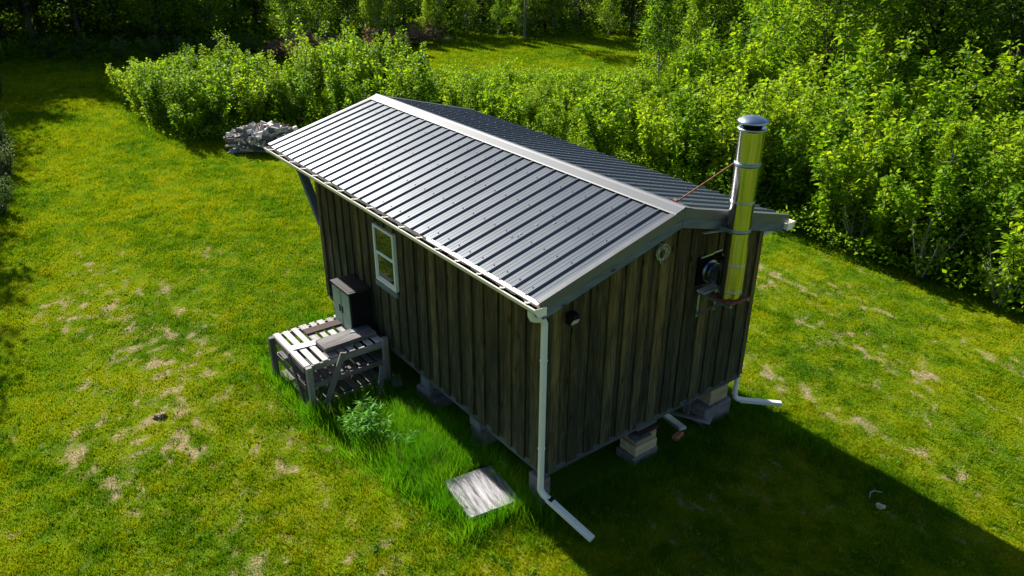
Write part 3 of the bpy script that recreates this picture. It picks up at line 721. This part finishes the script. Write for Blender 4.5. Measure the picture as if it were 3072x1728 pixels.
block('timber_block', 'grey timber packed between the flat slab and the floor', (.06, 2.66, .302), (.26, 2.9, .546), M['trim_wood'])
# scraps pushed under the gable
plank('scrap_board', 'narrow metal-edged board sticking out from under the gable', 'board', (2.55, .25, .10), (.11, .50, .05), R(-16), M['alu'], (R(-10), 0))
plank('scrap_board', 'long thin board poking out beside the right gable block', 'board', (2.83, .26, .06), (.06, .62, .03), R(25), M['table_frame'], (R(-3), 0))
plank('scrap_board', 'flat grey board end lying by the right gable block', 'board', (3.0, .08, .055), (.20, .22, .03), R(28), M['grey_wood'])
plank('clay_brick', 'reddish brick fragment on the grass under the gable', 'brick', (2.41, .03, .05), (.19, .09, .07), R(12), M['clay'], bevel=.012)
plank('scrap_board', 'thin upright offcut inside the shadow by the right block', 'board', (2.88, .30, .22), (.04, .10, .30), R(10), M['grey_wood'])

def rock(name, label, cat, loc, size, mat, seed):
    import bmesh
    bm = bmesh.new(); bmesh.ops.create_icosphere(bm, subdivisions=3, radius=1)
    for v in bm.verts:
        p = v.co; k = 1+.35*(math.sin(p.x*3.1+seed)*math.cos(p.y*2.7+seed*2)+.5*math.sin(p.z*6+p.x*5+seed))
        v.co = Vector((p.x*size[0]*k, p.y*size[1]*k, p.z*size[2]*k))
    me = bpy.data.meshes.new(name); bm.to_mesh(me); bm.free(); me.materials.append(mat)
    o = bpy.data.objects.new(name, me); COL.objects.link(o); o.location = loc; return tag(o, label, cat)
rock('earth_clod', 'brown dry earth clod lying on the open lawn', 'clod', (-3.137, 4.706, .075), (.075, .055, .04), M['clod'], 1.0)
rock('field_stone', 'small pale stone in the shaded grass near the sunlit edge', 'stone', (3.345, -2.39, .03), (.035, .05, .03), M['stone'], 2.3)
b = MB(); b.tube([(-.12, .0, .02), (-.05, .03, .05), (.02, .02, .045), (.10, -.04, .02)], [.006, .008, .007, .004], 6); b.tube([(.02, .02, .045), (.09, .05, .03)], [.005, .003], 5)
o = b.build('dead_twig', M['pale_bark'], None, (3.509, -2.217, .0)); tag(o, 'pale crooked twig on the shaded grass beside the small stone', 'twig')

# ------------------------------------------------------------ firewood heap
tp = MB(); n = 14
vs = []
for j in range(n+1):
    for i in range(n+1):
        x, y = -1.02+2.2*i/n, -.62+1.2*j/n; vs.append((x, y, .03+.035*float(vnoise(np.array(x*4.), np.array(y*4.), 5))))
tp.add(vs, [(j*(n+1)+i, j*(n+1)+i+1, (j+1)*(n+1)+i+1, (j+1)*(n+1)+i) for j in range(n) for i in range(n)], smooth=True)
o = tp.build('ground_tarp', M['tarp'], None, (3.3, 17.35, -.05)); o.rotation_euler = (0, 0, R(-32)); tag(o, 'grey-blue tarp spread under the firewood heap', 'tarp')
def log_mesh(kind, seed):
    rl = random.Random(seed); b = MB(); Lh = rl.uniform(.15, .20); ra = rl.uniform(.055, .085); n = 12
    a0, a1 = (0, 2*math.pi) if kind == 'round' else (0, math.pi if kind == 'half' else math.pi*.55)
    ring = [(ra*math.cos(a)*(1+.06*math.sin(5*a+seed)), ra*math.sin(a)*(1+.06*math.sin(3*a+seed))) for a in np.linspace(a0, a1, n, endpoint=(kind != 'round'))]
    if kind == 'quarter': ring.append((0, 0))
    m_ = len(ring); cx_ = sum(p[0] for p in ring)/m_; cy_ = sum(p[1] for p in ring)/m_
    vs = [(-Lh, p[0]-cx_, p[1]-cy_) for p in ring]+[(Lh, (p[0]-cx_)*.95, (p[1]-cy_)*.95) for p in ring]
    for i in range(m_):
        split = kind != 'round' and (i >= n-1)
        b.add([vs[i], vs[(i+1) % m_], vs[m_+(i+1) % m_], vs[m_+i]], [(0, 1, 2, 3)], 1 if split else 0)
    b.add(vs[:m_], [tuple(range(m_-1, -1, -1))], 1); b.add(vs[m_:], [tuple(range(m_))], 1)
    return b
protos = []
for i, (kind, mt) in enumerate((('round', 'birch'), ('half', 'logbark'), ('quarter', 'birch'), ('half', 'birch'), ('quarter', 'logbark'), ('round', 'logbark'))):
    o = log_mesh(kind, i+1).build('firewood_log', [M[mt], M['endgrain']]); protos.append((o, mt))
rp = random.Random(11); used = set(); mound = []
tries = 0
while len(mound) < 170 and tries < 6000:
    tries += 1
    x, y = rp.gauss(0, .55), rp.gauss(0, .30)
    q = (x/1.25)**2+(y/.72)**2
    if q > 1: continue
    zmax = .58*(1-q)**.62; z = .10+zmax*rp.uniform(.0, 1) if len(mound) < 35 else .10+zmax*rp.uniform(.82, 1.0)
    if any((x-a)**2+(y-c)**2+((z-d)*1.3)**2 < .0095 for a, c, d in mound): continue
    mound.append((x, y, z))
ct, st_ = math.cos(R(-32)), math.sin(R(-32))
for (x, y, z) in mound:
    k = rp.randrange(6); src, mt = protos[k]
    if k not in used: o = src; used.add(k)
    else: o = src.copy(); COL.objects.link(o)
    o.location = (3.3+x*ct-y*st_, 17.35+x*st_+y*ct, z-.04)
    left = x < -.55
    o.rotation_euler = (rp.uniform(0, 6.3), rp.gauss(0, .12 if left else .32), R(-32)+(rp.gauss(0, .18) if left else rp.uniform(-1.5, 1.5)))
    tag(o, 'white-barked firewood log in the heap by the left shrubs' if mt == 'birch' else 'dark-barked firewood log in the heap by the left shrubs', 'log', 'logs of the firewood heap')
for k, (o, mt) in enumerate(protos):
    if k not in used: bpy.data.objects.remove(o)

# ------------------------------------------------------------ plants
def leaf_array(P, D, ln, wd, droop=.3):
    """kite leaves at P pointing along D (unit), folded along the midrib"""
    n = len(P); D = D/np.linalg.norm(D, axis=1, keepdims=True)
    up = rng.normal(0, .45, (n, 3)); up[:, 2] += 1
    S = np.cross(D, up); S /= np.linalg.norm(S, axis=1, keepdims=True)+1e-9
    Nn = np.cross(S, D)
    base = P; tip = P+D*ln[:, None]-np.array([0, 0, 1])*(ln*droop*rng.uniform(0, 1, n))[:, None]
    mid = P+D*(ln*.42)[:, None]+Nn*(wd*.12)[:, None]
    a, c = mid+S*(wd/2)[:, None], mid-S*(wd/2)[:, None]
    V = np.stack([base, a, tip, c], 1).reshape(-1, 3)
    return V, np.arange(4*n).reshape(-1, 4)
class Plant:
    def __init__(s): s.tr = MB(); s.P = []; s.D = []; s.Ln = []; s.T = []
    def leaves(s, pts, per, spread, ln, tint0, tjit=.22):
        """scatter leaves round the points of a twig"""
        for p in pts:
            n = per if isinstance(per, int) else max(1, int(rng.poisson(per)))
            off = rng.normal(0, 1, (n, 3)); off /= np.linalg.norm(off, axis=1, keepdims=True)+1e-9
            off[:, 2] *= .8
            rad = spread*rng.uniform(.25, 1, n)[:, None]
            d = off*np.array([1, 1, .5])+np.array([0, 0, .15])+rng.normal(0, .3, (n, 3))
            s.P.append(np.array(p)+off*rad); s.D.append(d); s.Ln.append(ln*rng.uniform(.6, 1.25, n)); s.T.append(np.clip(tint0+rng.normal(0, tjit, n), 0, 1))
    def meshes(s, name, leaf_mat, bark_mat, aspect=.75, crown='crown', trunk='trunk', droop=.3):
        P, D, Ln, T = (np.concatenate(q) for q in (s.P, s.D, s.Ln, s.T))
        V, F = leaf_array(P, D, Ln, Ln*aspect, droop)
        me = array_mesh(crown, V, F, leaf_mat, np.repeat(T, 4))
        return me, s.tr, bark_mat
def curve(p, d, L_, n, up=.15, wob=.12):
    p = np.array(p, float); d = np.array(d, float); d /= np.linalg.norm(d); pts = [p.copy()]
    for _ in range(n):
        d = d+np.array([0, 0, up/n])+rng.normal(0, wob/math.sqrt(n), 3); d /= np.linalg.norm(d); p = p+d*L_/n; pts.append(p.copy())
    return pts
def multi_stem(hgt, stems, spread, ln, per, cl=.13):
    """thicket sapling: several whippy leafy shoots from one root"""
    pl = Plant()
    for k in range(stems):
        az = 2*math.pi*k/stems+rng.uniform(-.5, .5); lean = rng.uniform(.05, spread); hh = hgt*rng.uniform(.55, 1.0)
        d = (math.cos(az)*lean, math.sin(az)*lean, 1)
        st = curve((math.cos(az)*.08, math.sin(az)*.08, -.05), d, hh, 9, .25, .12)
        pl.tr.tube(st, list(np.linspace(.022, .006, len(st))), 5, caps=False)
        tint = rng.uniform(.3, .7)
        pl.leaves(st[3:], per, cl*1.25, ln, tint)
        pl.leaves(st[-2:], per*.8, cl*.7, ln*.75, tint+.22)
        for j in range(2, 9):
            for _ in range(2):
                a2 = rng.uniform(0, 6.28); bl = hh*rng.uniform(.10, .24)*(1.15-j/11)
                tw = curve(st[j], (math.cos(a2), math.sin(a2), rng.uniform(.3, 1.2)), bl, 3, .3, .25)
                pl.tr.tube(tw, list(np.linspace(.008, .003, len(tw))), 4, caps=False)
                pl.leaves(tw[1:], per, cl, ln, tint+rng.uniform(-.12, .15))
    return pl
def tree(hgt, rad, base, limbs, ln, per, shape='oval', tr=.09, cl=.3, upw=.5, lean=.03):
    """single trunk with rising limbs, side branches and leaf clumps with gaps between"""
    pl = Plant(); tk = curve((0, 0, -.1), (rng.uniform(-lean, lean), rng.uniform(-lean, lean), 1), hgt, 12, .1, .05)
    pl.tr.tube(tk, list(np.linspace(tr, tr*.15, len(tk))), 8, caps=False)
    for k in range(limbs):
        t = base+(1-base)*((k+rng.uniform(0, 1))/limbs); i = min(int(t*12), 11); p = tk[i]+(tk[i+1]-tk[i])*(t*12-i)
        q = (t-base)/(1-base)
        pr = {'oval': math.sqrt(max(.02, 1-((q-.42)/.62)**2)), 'cone': 1.08-q, 'column': .55+.45*math.sin(math.pi*min(1, q+.15))}[shape]
        az = k*2.399+rng.uniform(-.5, .5); Lb = rad*pr*rng.uniform(.7, 1.2)
        lb = curve(p, (math.cos(az), math.sin(az), upw*rng.uniform(.5, 1.5)), Lb, 6, .35, .25)
        pl.tr.tube(lb, list(np.linspace(tr*.42*(1.1-t), .008, len(lb))), 5, caps=False)
        tint = rng.uniform(.25, .7)
        pl.leaves(lb[3:], per, cl, ln, tint)
        for j in (2, 3, 4, 5, 6):
            for sdn in (-1, 1):
                if rng.uniform() < .22: continue
                a2 = az+sdn*rng.uniform(.4, 1.2); sb = curve(lb[j], (math.cos(a2), math.sin(a2), rng.uniform(.0, .9)), Lb*rng.uniform(.2, .45), 3, .2, .3)
                pl.tr.tube(sb, list(np.linspace(.012, .004, len(sb))), 4, caps=False)
                pl.leaves(sb[1:], per, cl, ln, tint+rng.uniform(-.15, .18))
    pl.leaves(tk[-3:], per, cl, ln, .65)
    return pl
def spruce(hgt, rad):
    pl = Plant(); tk = [np.array((0, 0, z)) for z in np.linspace(-.1, hgt, 10)]
    pl.tr.tube(tk, list(np.linspace(.13, .015, 10)), 8, caps=False)
    z = .6
    while z < hgt-.1:
        R_ = rad*(1-z/hgt)**.85+.1; nb = 9
        for k in range(nb):
            az = 2*math.pi*k/nb+rng.uniform(0, .7); Lb = R_*rng.uniform(.75, 1.1)
            lb = curve((0, 0, z), (math.cos(az), math.sin(az), -.15), Lb, 5, .1, .1)
            pl.tr.tube(lb, list(np.linspace(.016, .004, len(lb))), 4, caps=False)
            pl.leaves(lb[1:], 9, .18, .17, .45)
        z += rng.uniform(.24, .34)
    return pl
def make(name, pl, leaf_mat, bark_mat, aspect=.75, droop=.3, trunk='trunk'):
    me, tr, bm_ = pl.meshes(name, leaf_mat, bark_mat, aspect, droop=droop)
    root = bpy.data.objects.new(name, None); COL.objects.link(root); root.empty_display_size = .3
    tro = tr.build(trunk, bm_, root); co = bpy.data.objects.new('crown', me); COL.objects.link(co); co.parent = root
    return root
class Pool:
    def __init__(s, name, roots): s.roots = roots; s.used = [False]*len(roots); s.i = 0
    def place(s, x, y, sc, rz, label, cat, group=None, k=None, sz=None):
        k = s.i % len(s.roots) if k is None else k; s.i += 1
        if not s.used[k]: o = s.roots[k]; s.used[k] = True
        else: o = copy_tree(s.roots[k])
        o.location = (x, y, 0); o.rotation_euler = (0, 0, rz); o.scale = (sc, sc, sc*(sz or 1))
        for q in ('label', 'category', 'group'):
            if q in o: del o[q]
        return tag(o, label, cat, group)
    def finish(s):
        for u_, o in zip(s.used, s.roots):
            if not u_:
                for c in list(o.children): bpy.data.objects.remove(c)
                bpy.data.objects.remove(o)
P_sap = Pool('sapling', [make('sapling', multi_stem(*v_), M['leaf'] if i_ % 3 else M['leaf_birch']  , M['bark'], (.85, .7, .95, .6)[i_ % 4], trunk='stems') for i_, v_ in enumerate(((2.6, 8, .42, .125, 5.0), (2.9, 6, .26, .14, 4.6), (2.2, 9, .65, .105, 5.2), (2.7, 7, .40, .15, 4.0), (2.4, 8, .5, .10, 5.6), (3.0, 6, .32, .13, 4.8), (2.5, 8, .55, .12, 4.6), (2.1, 8, .7, .14, 4.2), (2.8, 7, .34, .11, 5.4), (2.3, 8, .48, .135, 4.4)))])
P_shoot = Pool('sapling', [make('tall_sapling', multi_stem(3.6, 5, .2, .12, 4.0, .15), M['leaf'], M['bark'], .8, trunk='stems') for _ in range(3)])
P_birch = Pool('young_tree', [make('young_tree', tree(5.2, 1.25, .05, 44, .13, 4.2, 'cone', .055, .26, .8), M['leaf_birch'], M['pale_bark'], .7) for _ in range(4)])
P_broad = Pool('broadleaf_tree', [make('broadleaf_tree', tree(8.5, 2.6, .06, 60, .19, 5.0, 'oval', .14, .42, .55), M['leaf'], M['bark'], .8) for _ in range(3)])
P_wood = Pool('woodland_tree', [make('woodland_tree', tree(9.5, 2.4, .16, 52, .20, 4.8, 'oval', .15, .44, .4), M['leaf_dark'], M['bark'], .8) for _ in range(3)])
P_spruce = Pool('spruce', [make('spruce_tree', spruce(8.0, 1.7), M['needle'], M['bark'], .28) for _ in range(2)])
P_pale = Pool('birch_tree', [make('white_birch', tree(6.5, 1.5, .42, 30, .13, 4.2, 'oval', .075, .3, .6), M['leaf_birch'], M['pale_bark'], .7)])
P_bare = Pool('shrub', [make('bare_shrub', multi_stem(1.7, 9, .6, .09, .7, .10), M['leaf_birch'], M['pale_bark'], .6, trunk='stems') for _ in range(2)])
P_shrub = Pool('shrub', [make('shrub', multi_stem(1.3, 9, .75, .085, 3.4, .11), M['leaf_blue'], M['bark'], .5, trunk='stems') for _ in range(3)])
ru = random.Random(21)
def scatter(poly, n, mind, avoid=None, rnd=ru):
    xs_ = [p[0] for p in poly]; ys_ = [p[1] for p in poly]; out = []; tr_ = 0
    while len(out) < n and tr_ < n*60:
        tr_ += 1; x, y = rnd.uniform(min(xs_), max(xs_)), rnd.uniform(min(ys_), max(ys_))
        if not inpoly(np.array(x), np.array(y), poly): continue
        if any((x-a)**2+(y-c)**2 < mind*mind for a, c in out): continue
        out.append((x, y))
    return out
rz = lambda: ru.uniform(0, 6.283)
def allow(x, y):
    """low growth towards the clearing: stems get shorter the closer they stand to its near edge"""
    d = math.hypot(x-CAM[0], y-CAM[1]); a = math.atan2(x-CAM[0], y-CAM[1]); D = d
    while D < 60 and not inpoly(np.array(CAM[0]+D*math.sin(a)), np.array(CAM[1]+D*math.cos(a)), CLEARING): D += .4
    return 9 if D >= 60 else CAM[2]*(1-d/D)*.76+.05
# left shrub clump beside the firewood
for x, y in scatter([(1.5, 28), (1.3, 24), (1.3, 21), (1.8, 19.4), (4.0, 18.9), (5.4, 20), (5.0, 24.5), (3.8, 27.5)], 36, .75):
    P_sap.place(x, y, ru.uniform(.85, 1.05)*(.93-.040*(y-19)), rz(), 'bright green sapling of the clump left of and behind the firewood heap', 'sapling', 'saplings of the left clump')
for x, y, s in ((3.4, 25.2, .62), (4.6, 24.3, .72)): P_shoot.place(x, y, s, rz(), 'slender sapling shoot standing above the left clump', 'sapling', 'tall shoots above the left clump')
# taller group behind the far end of the ridge
for x, y, s in ((6.6, 21.6, .80), (7.3, 22.6, .88), (6.0, 20.4, .70), (8.1, 21.6, .84), (9.3, 22.0, .60), (10.2, 20.8, .68), (9.6, 21.4, .74), (7.6, 20.5, .72)):
    P_shoot.place(x, y, s, rz(), 'young tree in the taller group just beyond the far end of the roof', 'tree', 'young trees beyond the roof end')
for x, y in scatter([(4.8, 18.3), (7.5, 15), (9.5, 17.5), (11.5, 20), (9, 24.5), (6.2, 22.5)], 18, .95):
    P_sap.place(x, y, ru.uniform(.75, 1.05), rz(), 'leafy sapling at the foot of the taller young trees beyond the roof', 'sapling', 'saplings under the young trees')
# middle thicket between the roof and the far clearing
for x, y in scatter([(8.0, 14.2), (10.3, 9.5), (14, 8), (19, 14), (19.5, 18), (16, 20.6), (12.5, 22), (10, 18.5)], 62, .95):
    hh = allow(x, y)
    if hh < .4 or vnoise(np.array(x*.55), np.array(y*.55), 131) < .17: continue
    P_sap.place(x, y, min(ru.uniform(.7, 1.15), hh/2.5*ru.uniform(.6, 1.5)), rz(), 'light green maple sapling in the thicket between the roof and the far clearing', 'sapling', 'saplings of the middle thicket')
# hedge along the right lawn
for x, y in scatter([(10.6, 8.5), (10.5, 4), (10.4, -2.5), (13.8, -2.5), (14.5, 3), (14.2, 7.6)], 46, .78):
    P_sap.place(x, y, ru.uniform(.85, 1.2), rz(), 'leafy sapling in the hedge edging the right-hand lawn', 'sapling', 'saplings of the right hedge')
for x, y, s in ((11.6, 1.4, .52), (12.2, -1.3, .62), (11.3, 5.2, .42), (13.0, 3.4, .55)):
    P_birch.place(x, y, s, rz(), 'small single-stemmed tree rising out of the right-hand hedge', 'tree', 'small trees in the right hedge')
# denser, taller growth behind the right hedge
for x, y in scatter([(14.4, 7.2), (14.6, -2), (20, -3), (23, 4), (22, 12), (18.8, 12.6)], 34, 1.25):
    P_sap.place(x, y, ru.uniform(1.0, 1.5), rz(), 'tall sapling in the dense growth behind the right-hand hedge', 'sapling', 'saplings behind the right hedge')
P_birch.place(19.6, 16.6, .92, 1.0, 'pointed leafy young tree at the right end of the far clearing', 'tree', None, 1)
P_birch.place(20.9, 16.0, .78, 2.0, 'shorter young tree against the right side of the pointed one', 'tree', None, 2)
P_broad.place(18.2, 8.6, .78, .4, 'large forked maple with a visible dark trunk at upper right', 'tree', None, 0)
for x, y, s in ((21.5, 11.4, .8), (23.6, 13.0, .9), (25.5, 10.0, .95), (22.4, 7.2, .85)):
    P_broad.place(x, y, s, rz(), 'broad green tree in the wood behind the forked maple', 'tree', 'broad trees behind the maple')
for x, y, s in ((20.2, 3.6, .85), (22.6, 1.4, .95), (24.5, 4.6, 1.0), (26.5, 1.8, 1.05), (21.8, -1.2, .9), (28.5, 6.4, 1.1), (25.2, -1.6, 1.0), (30, 3, 1.1), (18.9, .8, .62)):
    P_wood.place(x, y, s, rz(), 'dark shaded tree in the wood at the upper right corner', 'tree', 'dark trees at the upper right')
# wood beyond the clearing
for x, y, s in ((11.0, 34.2, .75), (13.2, 35.4, .9), (15.4, 33.6, .72), (17.0, 35.6, .85), (19.2, 33.0, .66), (21.5, 33.4, .8), (23.3, 30.8, .62), (25.6, 30.6, .75), (27.4, 27.8, .7), (29.2, 25.6, .85),
                (12.2, 37.2, .9), (14.4, 37.6, .85), (16.3, 38.0, .95), (18.6, 36.8, .9), (20.6, 36.0, .85), (24.2, 34.4, .9), (30.6, 27.4, .9), (28.8, 30.0, .85), (18.2, 32.3, .5), (22.4, 31.6, .5)):
    P_birch.place(x, y, s, rz(), 'yellow-green young birch at the wood edge behind the far clearing', 'tree', 'birches behind the clearing')
for x, y, s in ((14.5, 42.5, .5), (18.6, 41.8, .55), (22.8, 39.5, .52), (27.0, 36.5, .55), (31.5, 33.0, .55), (34, 28, .6), (33.5, 23.5, .6), (30.2, 19.2, .6), (11.0, 41.5, .55), (25, 41, .55), (29.5, 38.5, .58), (20.6, 44.5, .55)):
    P_broad.place(x, y, s, rz(), 'fresh green tree in the wood farther back beyond the clearing', 'tree', 'trees farther back beyond the clearing')
for x, y, s in ((26.2, 32.6, .62), (28.6, 31.6, .7), (24.9, 36.6, .62), (30.9, 30.0, .66)):
    P_spruce.place(x, y, s, rz(), 'dark spruce at the back edge of the far clearing', 'tree', 'spruces behind the clearing')
for x, y, s in ((6.0, 38.5, .68), (8.0, 37.2, .65), (9.4, 39.8, .65), (4.4, 40.6, .75), (7.0, 43, .7), (10.2, 45, .7)):
    P_broad.place(x, y, s*.9, rz(), 'mid-green tree in the wood behind the left clump', 'tree', 'trees behind the left clump', None)
for x, y, s in ((2.6, 41, .9), (.6, 41.8, 1.0), (-1.2, 42.6, 1.0), (1.4, 45, 1.05), (-.6, 46.5, 1.1), (3.4, 45.4, 1.0), (-2.6, 44, 1.0), (5.4, 46, 1.0), (-3.2, 39.0, .95), (2.0, 49.5, 1.1), (6, 51, 1.1), (-1, 51, 1.1)):
    P_wood.place(x, y, s, rz(), 'dark woodland tree with a bare trunk at the upper left', 'tree', 'dark trees at the upper left')
for k in range(64):
    a = -.10+1.40*(k+ru.random())/64; d_ = (50, 57, 64, 60)[k % 4]+ru.uniform(-2.5, 2.5); x, y = CAM[0]+d_*math.sin(a), CAM[1]+d_*math.cos(a)
    (P_wood if ru.random() < .35 else P_broad).place(x, y, ru.uniform(.52, .68) if a > .28 else ru.uniform(.8, 1.1), rz(), 'distant tree closing the background of the wood', 'tree', 'distant background trees')
# trees standing left of the mown strip; their crowns reach in and shade its edge
for x, y, s in ((-4.6, 30.5, .8), (-5.6, 24.5, .78), (-5.9, 19.5, .7), (-6.3, 14.6, .62), (-4.0, 35.5, .9)):
    P_wood.place(x, y, s, rz(), 'dark tree overhanging the left edge of the mown strip', 'tree', 'dark trees along the left edge')
# shrubs and undergrowth at the wood edge
for x, y, s in ((4.6, 34.6, .95), (5.8, 33.8, 1.0), (3.2, 35.6, .9), (7.2, 33.2, .9), (1.9, 37.2, .85), (.7, 38.0, .8), (8.6, 33.0, .85)):
    P_shrub.place(x, y, s, rz(), 'blue-green shrub at the wood edge beyond the left clump', 'shrub', 'blue-green shrubs at the wood edge')
for x, y, s in ((-3.3, 21.4, .8), (-3.4, 18.6, .9), (-3.1, 24.0, .7), (-3.9, 15.4, .8), (-2.5, 29, .9)):
    P_shrub.place(x, y, s, rz(), 'low dark shrub on the left border of the mown strip', 'shrub', 'shrubs on the left border')
P_pale.place(22.7, 29.5, 1.0, 1.2, 'single birch with a bare pale trunk at the back edge of the far clearing', 'tree')
for x, y, s in ((10.32, .75, .8), (10.55, 2.3, .9), (10.25, -.75, .7)):
    P_bare.place(x, y, s, rz(), 'nearly bare pale-stemmed shrub at the lawn edge of the right-hand hedge', 'shrub', 'bare shrubs of the right hedge')
for p in (P_pale, P_bare, P_sap, P_shoot, P_birch, P_broad, P_wood, P_spruce, P_shrub): p.finish()

def undergrowth(name, label, polys, dens, hmax, ln, mat, kind='stuff'):
    Vs, Fs, Ts, b = [], [], [], 0
    for poly in polys:
        P = np.array(poly); lo_, hi_ = P.min(0), P.max(0); n = int(dens*(hi_-lo_).prod())
        q = rng.uniform(lo_, hi_, (n, 2)); q = q[inpoly(q[:, 0], q[:, 1], poly)]; n = len(q)
        hh = hmax*fbm(q[:, 0]*.9, q[:, 1]*.9, 41, 3)**1.5*1.6
        z = hh*rng.uniform(.15, 1, n)
        pos = np.column_stack([q, z]); d = rng.normal(0, 1, (n, 3)); d[:, 2] = np.abs(d[:, 2])*.8+.1
        l_ = ln*rng.uniform(.6, 1.4, n); v, f_ = leaf_array(pos, d, l_, l_*.55)
        Vs.append(v); Fs.append(f_+b); b += len(v); Ts.append(np.repeat(np.clip(fbm(q[:, 0]*1.5, q[:, 1]*1.5, 43, 2)+rng.normal(0, .2, n), 0, 1), 4))
    o = bpy.data.objects.new(name, array_mesh(name, np.concatenate(Vs), np.concatenate(Fs), mat, np.concatenate(Ts))); COL.objects.link(o)
    return tag(o, label, 'undergrowth', kind=kind)
undergrowth('undergrowth', 'low leafy weeds and brambles covering the ground between the saplings', [[(x, y) for x, y in THICKET if x < 40 and y > -8] + [(30, -4), (30, 12)]][:0] or [[(1.2, 29.5), (.9, 21), (1.4, 18.9), (4.6, 18.0), (7.2, 14.4), (9.6, 10.2), (10.2, 4), (10.2, -4), (24, -4), (25, 10), (20, 19.6), (13, 24.4), (7, 28), (5.5, 30)]], 170, .62, .10, M['leaf'])
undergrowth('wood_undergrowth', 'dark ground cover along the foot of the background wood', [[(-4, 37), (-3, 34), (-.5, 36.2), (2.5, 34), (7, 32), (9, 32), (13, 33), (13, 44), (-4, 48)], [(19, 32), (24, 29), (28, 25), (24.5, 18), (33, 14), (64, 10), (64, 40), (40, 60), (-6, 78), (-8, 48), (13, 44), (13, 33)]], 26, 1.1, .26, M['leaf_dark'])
undergrowth('dry_grass', 'tan dead grass and stalks at the left end of the far clearing', [[(13, 31.4), (15, 32.6), (18.4, 32.2), (19, 31.2), (16, 30.6)], [(9, 31), (13, 31.3), (13, 32.6), (9, 32.6)]], 130, .9, .30, M['dry_stalk'])

# leafy weeds in the long grass by the wall
def weed(hgt, stems, ln):
    pl = Plant()
    for k in range(stems):
        az = rng.uniform(0, 6.28); st = curve((rng.normal(0, .05), rng.normal(0, .05), -.03), (math.cos(az)*.3, math.sin(az)*.3, 1), hgt*rng.uniform(.7, 1.1), 9, .1, .1)
        pl.tr.tube(st, list(np.linspace(.004, .002, len(st))), 4, caps=False)
        for j in range(2, 10):
            n = 4 if j < 8 else 7
            a = rng.uniform(0, 6.28, n); d = np.stack([np.cos(a), np.sin(a), rng.uniform(.1, .7, n)], 1)
            pl.P.append(np.repeat(st[j][None], n, 0)); pl.D.append(d); pl.Ln.append(ln*rng.uniform(.7, 1.2, n)); pl.T.append(np.clip(.35+.06*j+rng.normal(0, .15, n), 0, 1))
    return pl
P_weed = Pool('weed', [make('leafy_weed', weed(.48, 4, .16), M['weed'], M['tall_grass'], .17, .5, trunk='stems') for _ in range(3)])
for x, y, s in ((-1.02, 2.75, 1.0), (-1.13, 2.52, .9), (-.98, 2.42, 1.0), (-.86, 2.62, .85), (-1.2, 2.75, .7), (-.85, 2.28, .8)):
    P_weed.place(x, y, s, rz(), 'lance-leaved green weed growing in front of the slatted table', 'weed', 'weeds in front of the table')
for x, y, s in ((-.80, 1.95, .7), (-.70, 2.05, .6)): P_weed.place(x, y, s, rz(), 'small yellow-green weed in the middle of the long grass', 'weed', 'weeds in the long grass')
P_weed.place(-.20, 2.60, .6, 1.0, 'weed beside the long concrete block at the wall', 'weed')
P_weed.place(-.10, 1.30, .5, 2.0, 'single weed at the wall foot below the left wall block', 'weed')
P_weed.place(-.06, .78, .55, 3.0, 'weed reaching over the edge of the wooden panel', 'weed')
P_weed.finish()
# flat rosettes of clover and plantain in the lawn, and dry stalks standing in the long grass
nr = 2600; rc = np.exp(rng.uniform(math.log(3.5), math.log(24), nr)); th = yaw+rng.uniform(-.72, .74, nr)
qx, qy = CAM[0]+rc*np.sin(th), CAM[1]+rc*np.cos(th)
ok = ~((qx > -.1) & (qx < W+.1) & (qy > -.1) & (qy < L+.1)) & ~inpoly(qx, qy, THICKET) & (fbm(qx*.6, qy*.6, 83, 2) > .44)
ok &= ~((qx > -.82) & (qx < -.05) & (qy > .2) & (qy < 1.1))
qx, qy = qx[ok], qy[ok]; k = 7; nn = len(qx)*k
az = rng.uniform(0, 6.28, nn); x, y = np.repeat(qx, k)+rng.normal(0, .012, nn), np.repeat(qy, k)+rng.normal(0, .012, nn)
V, F = leaf_array(np.column_stack([x, y, gz(x, y)+rng.uniform(.005, .03, nn)]), np.stack([np.cos(az), np.sin(az), rng.uniform(.1, .8, nn)], 1), rng.uniform(.025, .06, nn), rng.uniform(.014, .026, nn), .2)
o = bpy.data.objects.new('lawn_weeds', array_mesh('lawn_weeds', V, F, M['leaf'], np.repeat(np.repeat(rng.uniform(0, .75, len(qx)), k), 4))); COL.objects.link(o)
tag(o, 'low clover and plantain rosettes dotted through the lawn', 'weeds', kind='stuff')
nn = 420; x, y = rng.normal(-.62, .3, nn), rng.normal(1.9, .7, nn)
ok = ~((x > -.1)) & ~((x > -.86) & (x < -.05) & (y > .2) & (y < 1.1)); x, y = x[ok], y[ok]; nn = len(x)
V, F = blades(nn, x, y, rng.uniform(.22, .42, nn), np.full(nn, .006), .5)
o = bpy.data.objects.new('dry_stalks', array_mesh('dry_stalks', V, F, M['dry_stalk'], np.repeat(rng.uniform(0, 1, nn), 3))); COL.objects.link(o)
tag(o, 'thin dry grass stalks standing in the long green grass', 'grass', kind='stuff')
long_grass('verge_grass', 'middling uneven grass between the mown lawn and the long grass by the table',
           [(-.85, 1.7, .38, .75, 5200), (-1.35, 3.9, .14, .8, 1800), (-.75, .35, .3, .25, 1600)], .06, .16, .006, M['tall_grass'])
undergrowth('hedge_foot_growth', 'leafy low growth filling the foot of the right-hand hedge', [[(10.0, 8.5), (9.85, 4), (9.75, -2.6), (11.4, -2.6), (11.6, 4), (11.6, 8.5)]], 330, .95, .11, M['leaf'])
